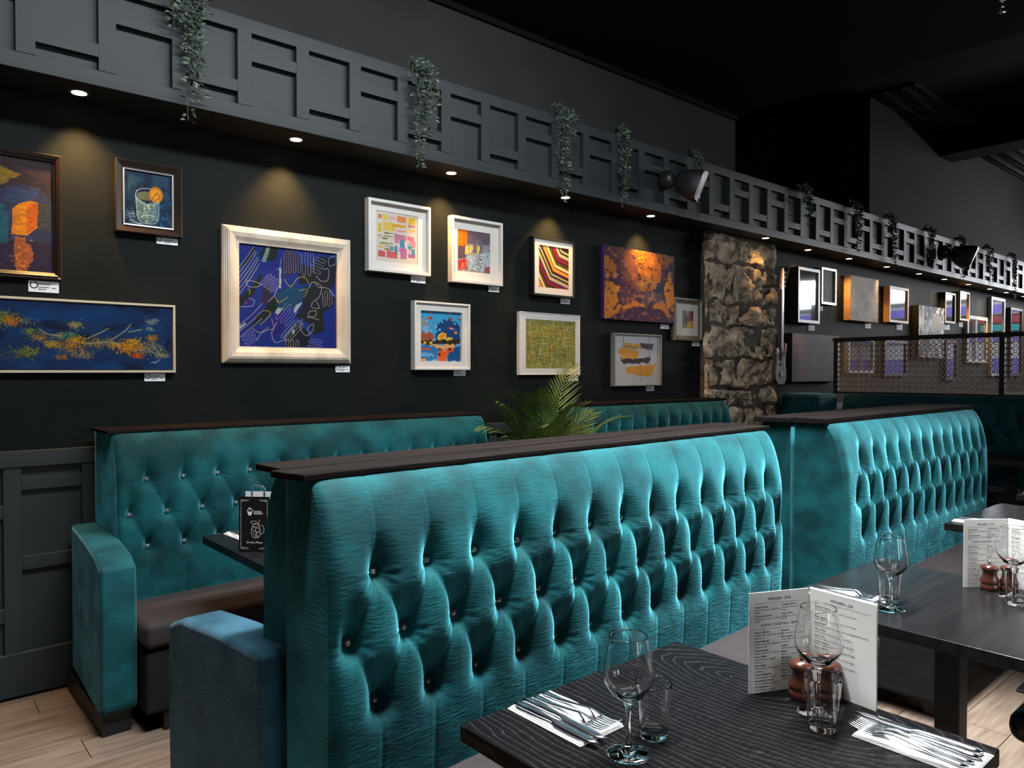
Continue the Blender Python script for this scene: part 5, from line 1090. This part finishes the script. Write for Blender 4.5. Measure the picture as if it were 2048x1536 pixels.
# ---------------------------------------------------------------- napkins and cutlery
def strip(stn, t=.0014):
    """flat tapered bar: stations (s, halfwidth, z, thickness)"""
    v = []; f = []; n = len(stn)
    for s_, hw_, z_, tt in stn: v += [(s_, -hw_, z_ + tt * .25), (s_, -hw_ * .5, z_ + tt), (s_, hw_ * .5, z_ + tt), (s_, hw_, z_ + tt * .25), (s_, hw_ * .5, z_), (s_, -hw_ * .5, z_)]
    for i in range(n - 1):
        for k in range(6): k2 = (k + 1) % 6; f.append((i * 6 + k, i * 6 + k2, (i + 1) * 6 + k2, (i + 1) * 6 + k))
    f.append((5, 4, 3, 2, 1, 0)[::-1]); f.append(tuple((n - 1) * 6 + k for k in range(6)))
    return v, f
def forkmesh():
    m_ = MB(); m_.add(*strip([(0, .005, 0, .003), (.012, .0095, 0, .004), (.05, .0075, 0, .004), (.09, .0035, .004, .004), (.125, .003, .009, .0035), (.138, .008, .008, .003), (.150, .0125, .003, .002), (.156, .0125, .002, .002)]))
    for k in range(4):
        y = -.0104 + k * .0069; v, f = strip([(.154, .0021, .002, .002), (.175, .0019, .001, .002), (.192, .0015, .004, .0018), (.200, .0007, .008, .001)]); m_.add([(p[0], p[1] + y, p[2]) for p in v], f)
    return m_
def knifemesh(): return MB().add(*strip([(0, .005, 0, .005), (.012, .010, 0, .007), (.06, .0085, 0, .007), (.10, .0055, 0, .006), (.106, .0065, 0, .006), (.118, .011, .001, .002), (.16, .0115, .001, .0018), (.20, .009, .001, .0015), (.218, .004, .001, .001)]))
def meshof(mb_, name, m):
    me = bpy.data.meshes.new(name); me.from_pydata([tuple(p) for p in mb_.v], [], mb_.f); me.materials.append(m); bm = bmesh.new(); bm.from_mesh(me); bmesh.ops.recalc_face_normals(bm, faces=bm.faces); bm.to_mesh(me); bm.free(); me.polygons.foreach_set('use_smooth', [True] * len(me.polygons)); return me
fkm = meshof(forkmesh(), 'fork', M_chrome); knm = meshof(knifemesh(), 'knife', M_chrome)
def napkin(cen, ang, ln, wd_, label, seed):
    r_ = np.random.default_rng(seed); mb_ = MB()
    for lay in range(4):
        nx_, ny_ = 16, 10; v = []; l0 = ln * (1 - .01 * lay); w0 = wd_ * (1 - .05 * lay); zz = .0006 + lay * .0016
        for t_ in (0, .0010):
            for j in range(ny_ + 1):
                for i in range(nx_ + 1): v.append(((i / nx_ - .5) * l0, (j / ny_ - .5) * w0 + .002 * lay, zz + t_ + .0006 * math.sin(i * .7 + lay + seed) * lay * (1 if lay else 0) * .4))
        f = []; N = (nx_ + 1) * (ny_ + 1)
        for j in range(ny_):
            for i in range(nx_): k = j * (nx_ + 1) + i; f.append((k, k + nx_ + 1, k + nx_ + 2, k + 1)); f.append((N + k, N + k + 1, N + k + nx_ + 2, N + k + nx_ + 1))
        for i in range(nx_): f.append((i, i + 1, N + i + 1, N + i)); k = ny_ * (nx_ + 1) + i; f.append((k + 1, k, N + k, N + k + 1))
        for j in range(ny_): k = j * (nx_ + 1); f.append((k + nx_ + 1, k, N + k, N + k + nx_ + 1)); k += nx_; f.append((k, k + nx_ + 1, N + k + nx_ + 1, N + k))
        mb_.add(v, f)
    o = mb_.build('paper_napkin', M_paper); o.location = (cen[0], cen[1], .7502); o.rotation_euler = (0, 0, ang); tag(o, label, 'napkin', 'folded paper napkins')
def cutlery(me, p0, p1, label, cat):
    o = bpy.data.objects.new(cat, me); COL.objects.link(o); a = math.atan2(p1[1] - p0[1], p1[0] - p0[0]); o.location = (p0[0], p0[1], .7582); o.rotation_euler = (0, 0, a); tag(o, label, cat, cat + 's on napkins')
# place 1: nearest table, left
napkin((1.012, 1.015), -PI / 2 + .0, .200, .118, 'folded white napkin at the left of the nearest table', 1)
cutlery(fkm, (1.048, 1.112), (1.052, .91), 'fork nearest the bench on the left napkin', 'fork'); cutlery(fkm, (1.022, 1.110), (1.022, .905), 'second fork on the left napkin', 'fork')
cutlery(knm, (.997, 1.112), (.997, .89), 'inner table knife on the left napkin', 'knife'); cutlery(knm, (.972, 1.110), (.974, .89), 'outer table knife on the left napkin', 'knife')
# place 2: nearest table, right
napkin((1.418, .520), PI / 2, .195, .116, 'folded white napkin at the right of the nearest table', 2)
cutlery(knm, (1.452, .432), (1.445, .65), 'outer knife on the right hand napkin of the nearest table', 'knife'); cutlery(knm, (1.430, .428), (1.426, .64), 'inner knife on the right hand napkin of the nearest table', 'knife')
cutlery(fkm, (1.406, .432), (1.408, .64), 'inner fork on the right hand napkin of the nearest table', 'fork'); cutlery(fkm, (1.384, .434), (1.388, .64), 'outer fork on the right hand napkin of the nearest table', 'fork')
# place 3: second table, back left
napkin((2.190, 1.035), -PI / 2, .195, .105, 'folded white napkin on the second table behind the menu', 3)
cutlery(fkm, (2.225, 1.132), (2.222, .93), 'right fork on the second table napkin', 'fork'); cutlery(fkm, (2.203, 1.130), (2.200, .93), 'left fork on the second table napkin', 'fork'); cutlery(knm, (2.178, 1.132), (2.174, .92), 'right knife on the second table napkin', 'knife'); cutlery(knm, (2.155, 1.130), (2.152, .92), 'left knife on the second table napkin', 'knife')
# place 4: third table
napkin((3.72, 1.13), -PI / 2, .19, .12, 'folded white napkin on the third table above the second menu', 4); cutlery(fkm, (3.75, 1.22), (3.75, 1.02), 'fork on the third table napkin', 'fork'); cutlery(knm, (3.70, 1.22), (3.70, 1.0), 'knife on the third table napkin', 'knife')
# place 5: left table
napkin((1.145, 3.0), -PI / 2 + .05, .19, .075, 'folded white napkin beside the black drinks menu', 5); cutlery(knm, (1.135, 3.09), (1.135, 2.88), 'knife on the napkin beside the black drinks menu', 'knife'); cutlery(fkm, (1.160, 3.09), (1.16, 2.88), 'fork on the napkin beside the black drinks menu', 'fork')
# place 6
napkin((4.88, 1.16), -PI / 2, .19, .12, 'folded white napkin on the fourth table at the right edge', 6)

# ---------------------------------------------------------------- tub chair at the second table
ch = empty('tub_chair', (2.66, .38, 0), 0.0); tag(ch, 'black upholstered tub chair tucked to the second table, bottom right', 'chair')
v = []; f = []; na = 28; prof_n = 7
for i in range(na + 1):
    t = i / na; a = PI * (.96 * t + .02) + PI; side = math.sin(PI * t); cx, cy = math.cos(a), math.sin(a)
    fx = .26 * cx; fy = .25 * cy + (0.0); 
    if t < .2 or t > .8: fy += (.2 - min(t, 1 - t)) * .5
    top = .50 + .32 * (side ** 1.6); bot = .36
    for k in range(prof_n):
        q = k / (prof_n - 1); ang = q * PI * 2
        rr = .5 + .5 * math.cos(ang); th = .032 * math.sin(ang)
        zz = bot + (top - bot) * rr; flare = 1 + .10 * rr
        nx_, ny_ = cx, cy; v.append((fx * flare + nx_ * th, fy * flare + ny_ * th, zz))
for i in range(na):
    for k in range(prof_n - 1): a = i * prof_n + k; f.append((a, a + 1, a + prof_n + 1, a + prof_n))
o = pyd('back_shell', v, f, M_darkend, ch, True)
cushion('seat', -.23, .23, -.20, .29, .37, .46, M_darkend, ch, .04)
for sx in (-1, 1):
    for sy in (-.16, .10): pyd('leg', *tube([(sx * .17, sy, .41), (sx * .20, sy * 1.15, 0)], [.016, .011], 8), M_black, ch, True)

# small ceiling fitting at the top right
e = empty('ceiling_sprinkler', (5.43, 1.56, 3.771)); tag(e, 'small metal sprinkler head hanging from the dark ceiling at top right', 'sprinkler')
v, f = lathe([(.03, 0), (.03, -.01), (.012, -.014), (.010, -.05), (.016, -.055), (.004, -.06)], 14); pyd('body', v, [q[::-1] for q in f], M_chrome, e, True)
v, f = lathe([(.001, -.085), (.022, -.086), (.022, -.089), (.001, -.089)], 14); pyd('deflector', v, [q[::-1] for q in f], M_chrome, e, True)
for a in (0, PI): pyd('arm', *tube([(.010 * math.cos(a), .010 * math.sin(a), -.055), (.016 * math.cos(a), 0, -.07), (.004 * math.cos(a), 0, -.086)], .002, 6), M_chrome, e)
for o in bpy.data.objects:
    for k in ('_c', '_z'):
        if k in o: del o[k]
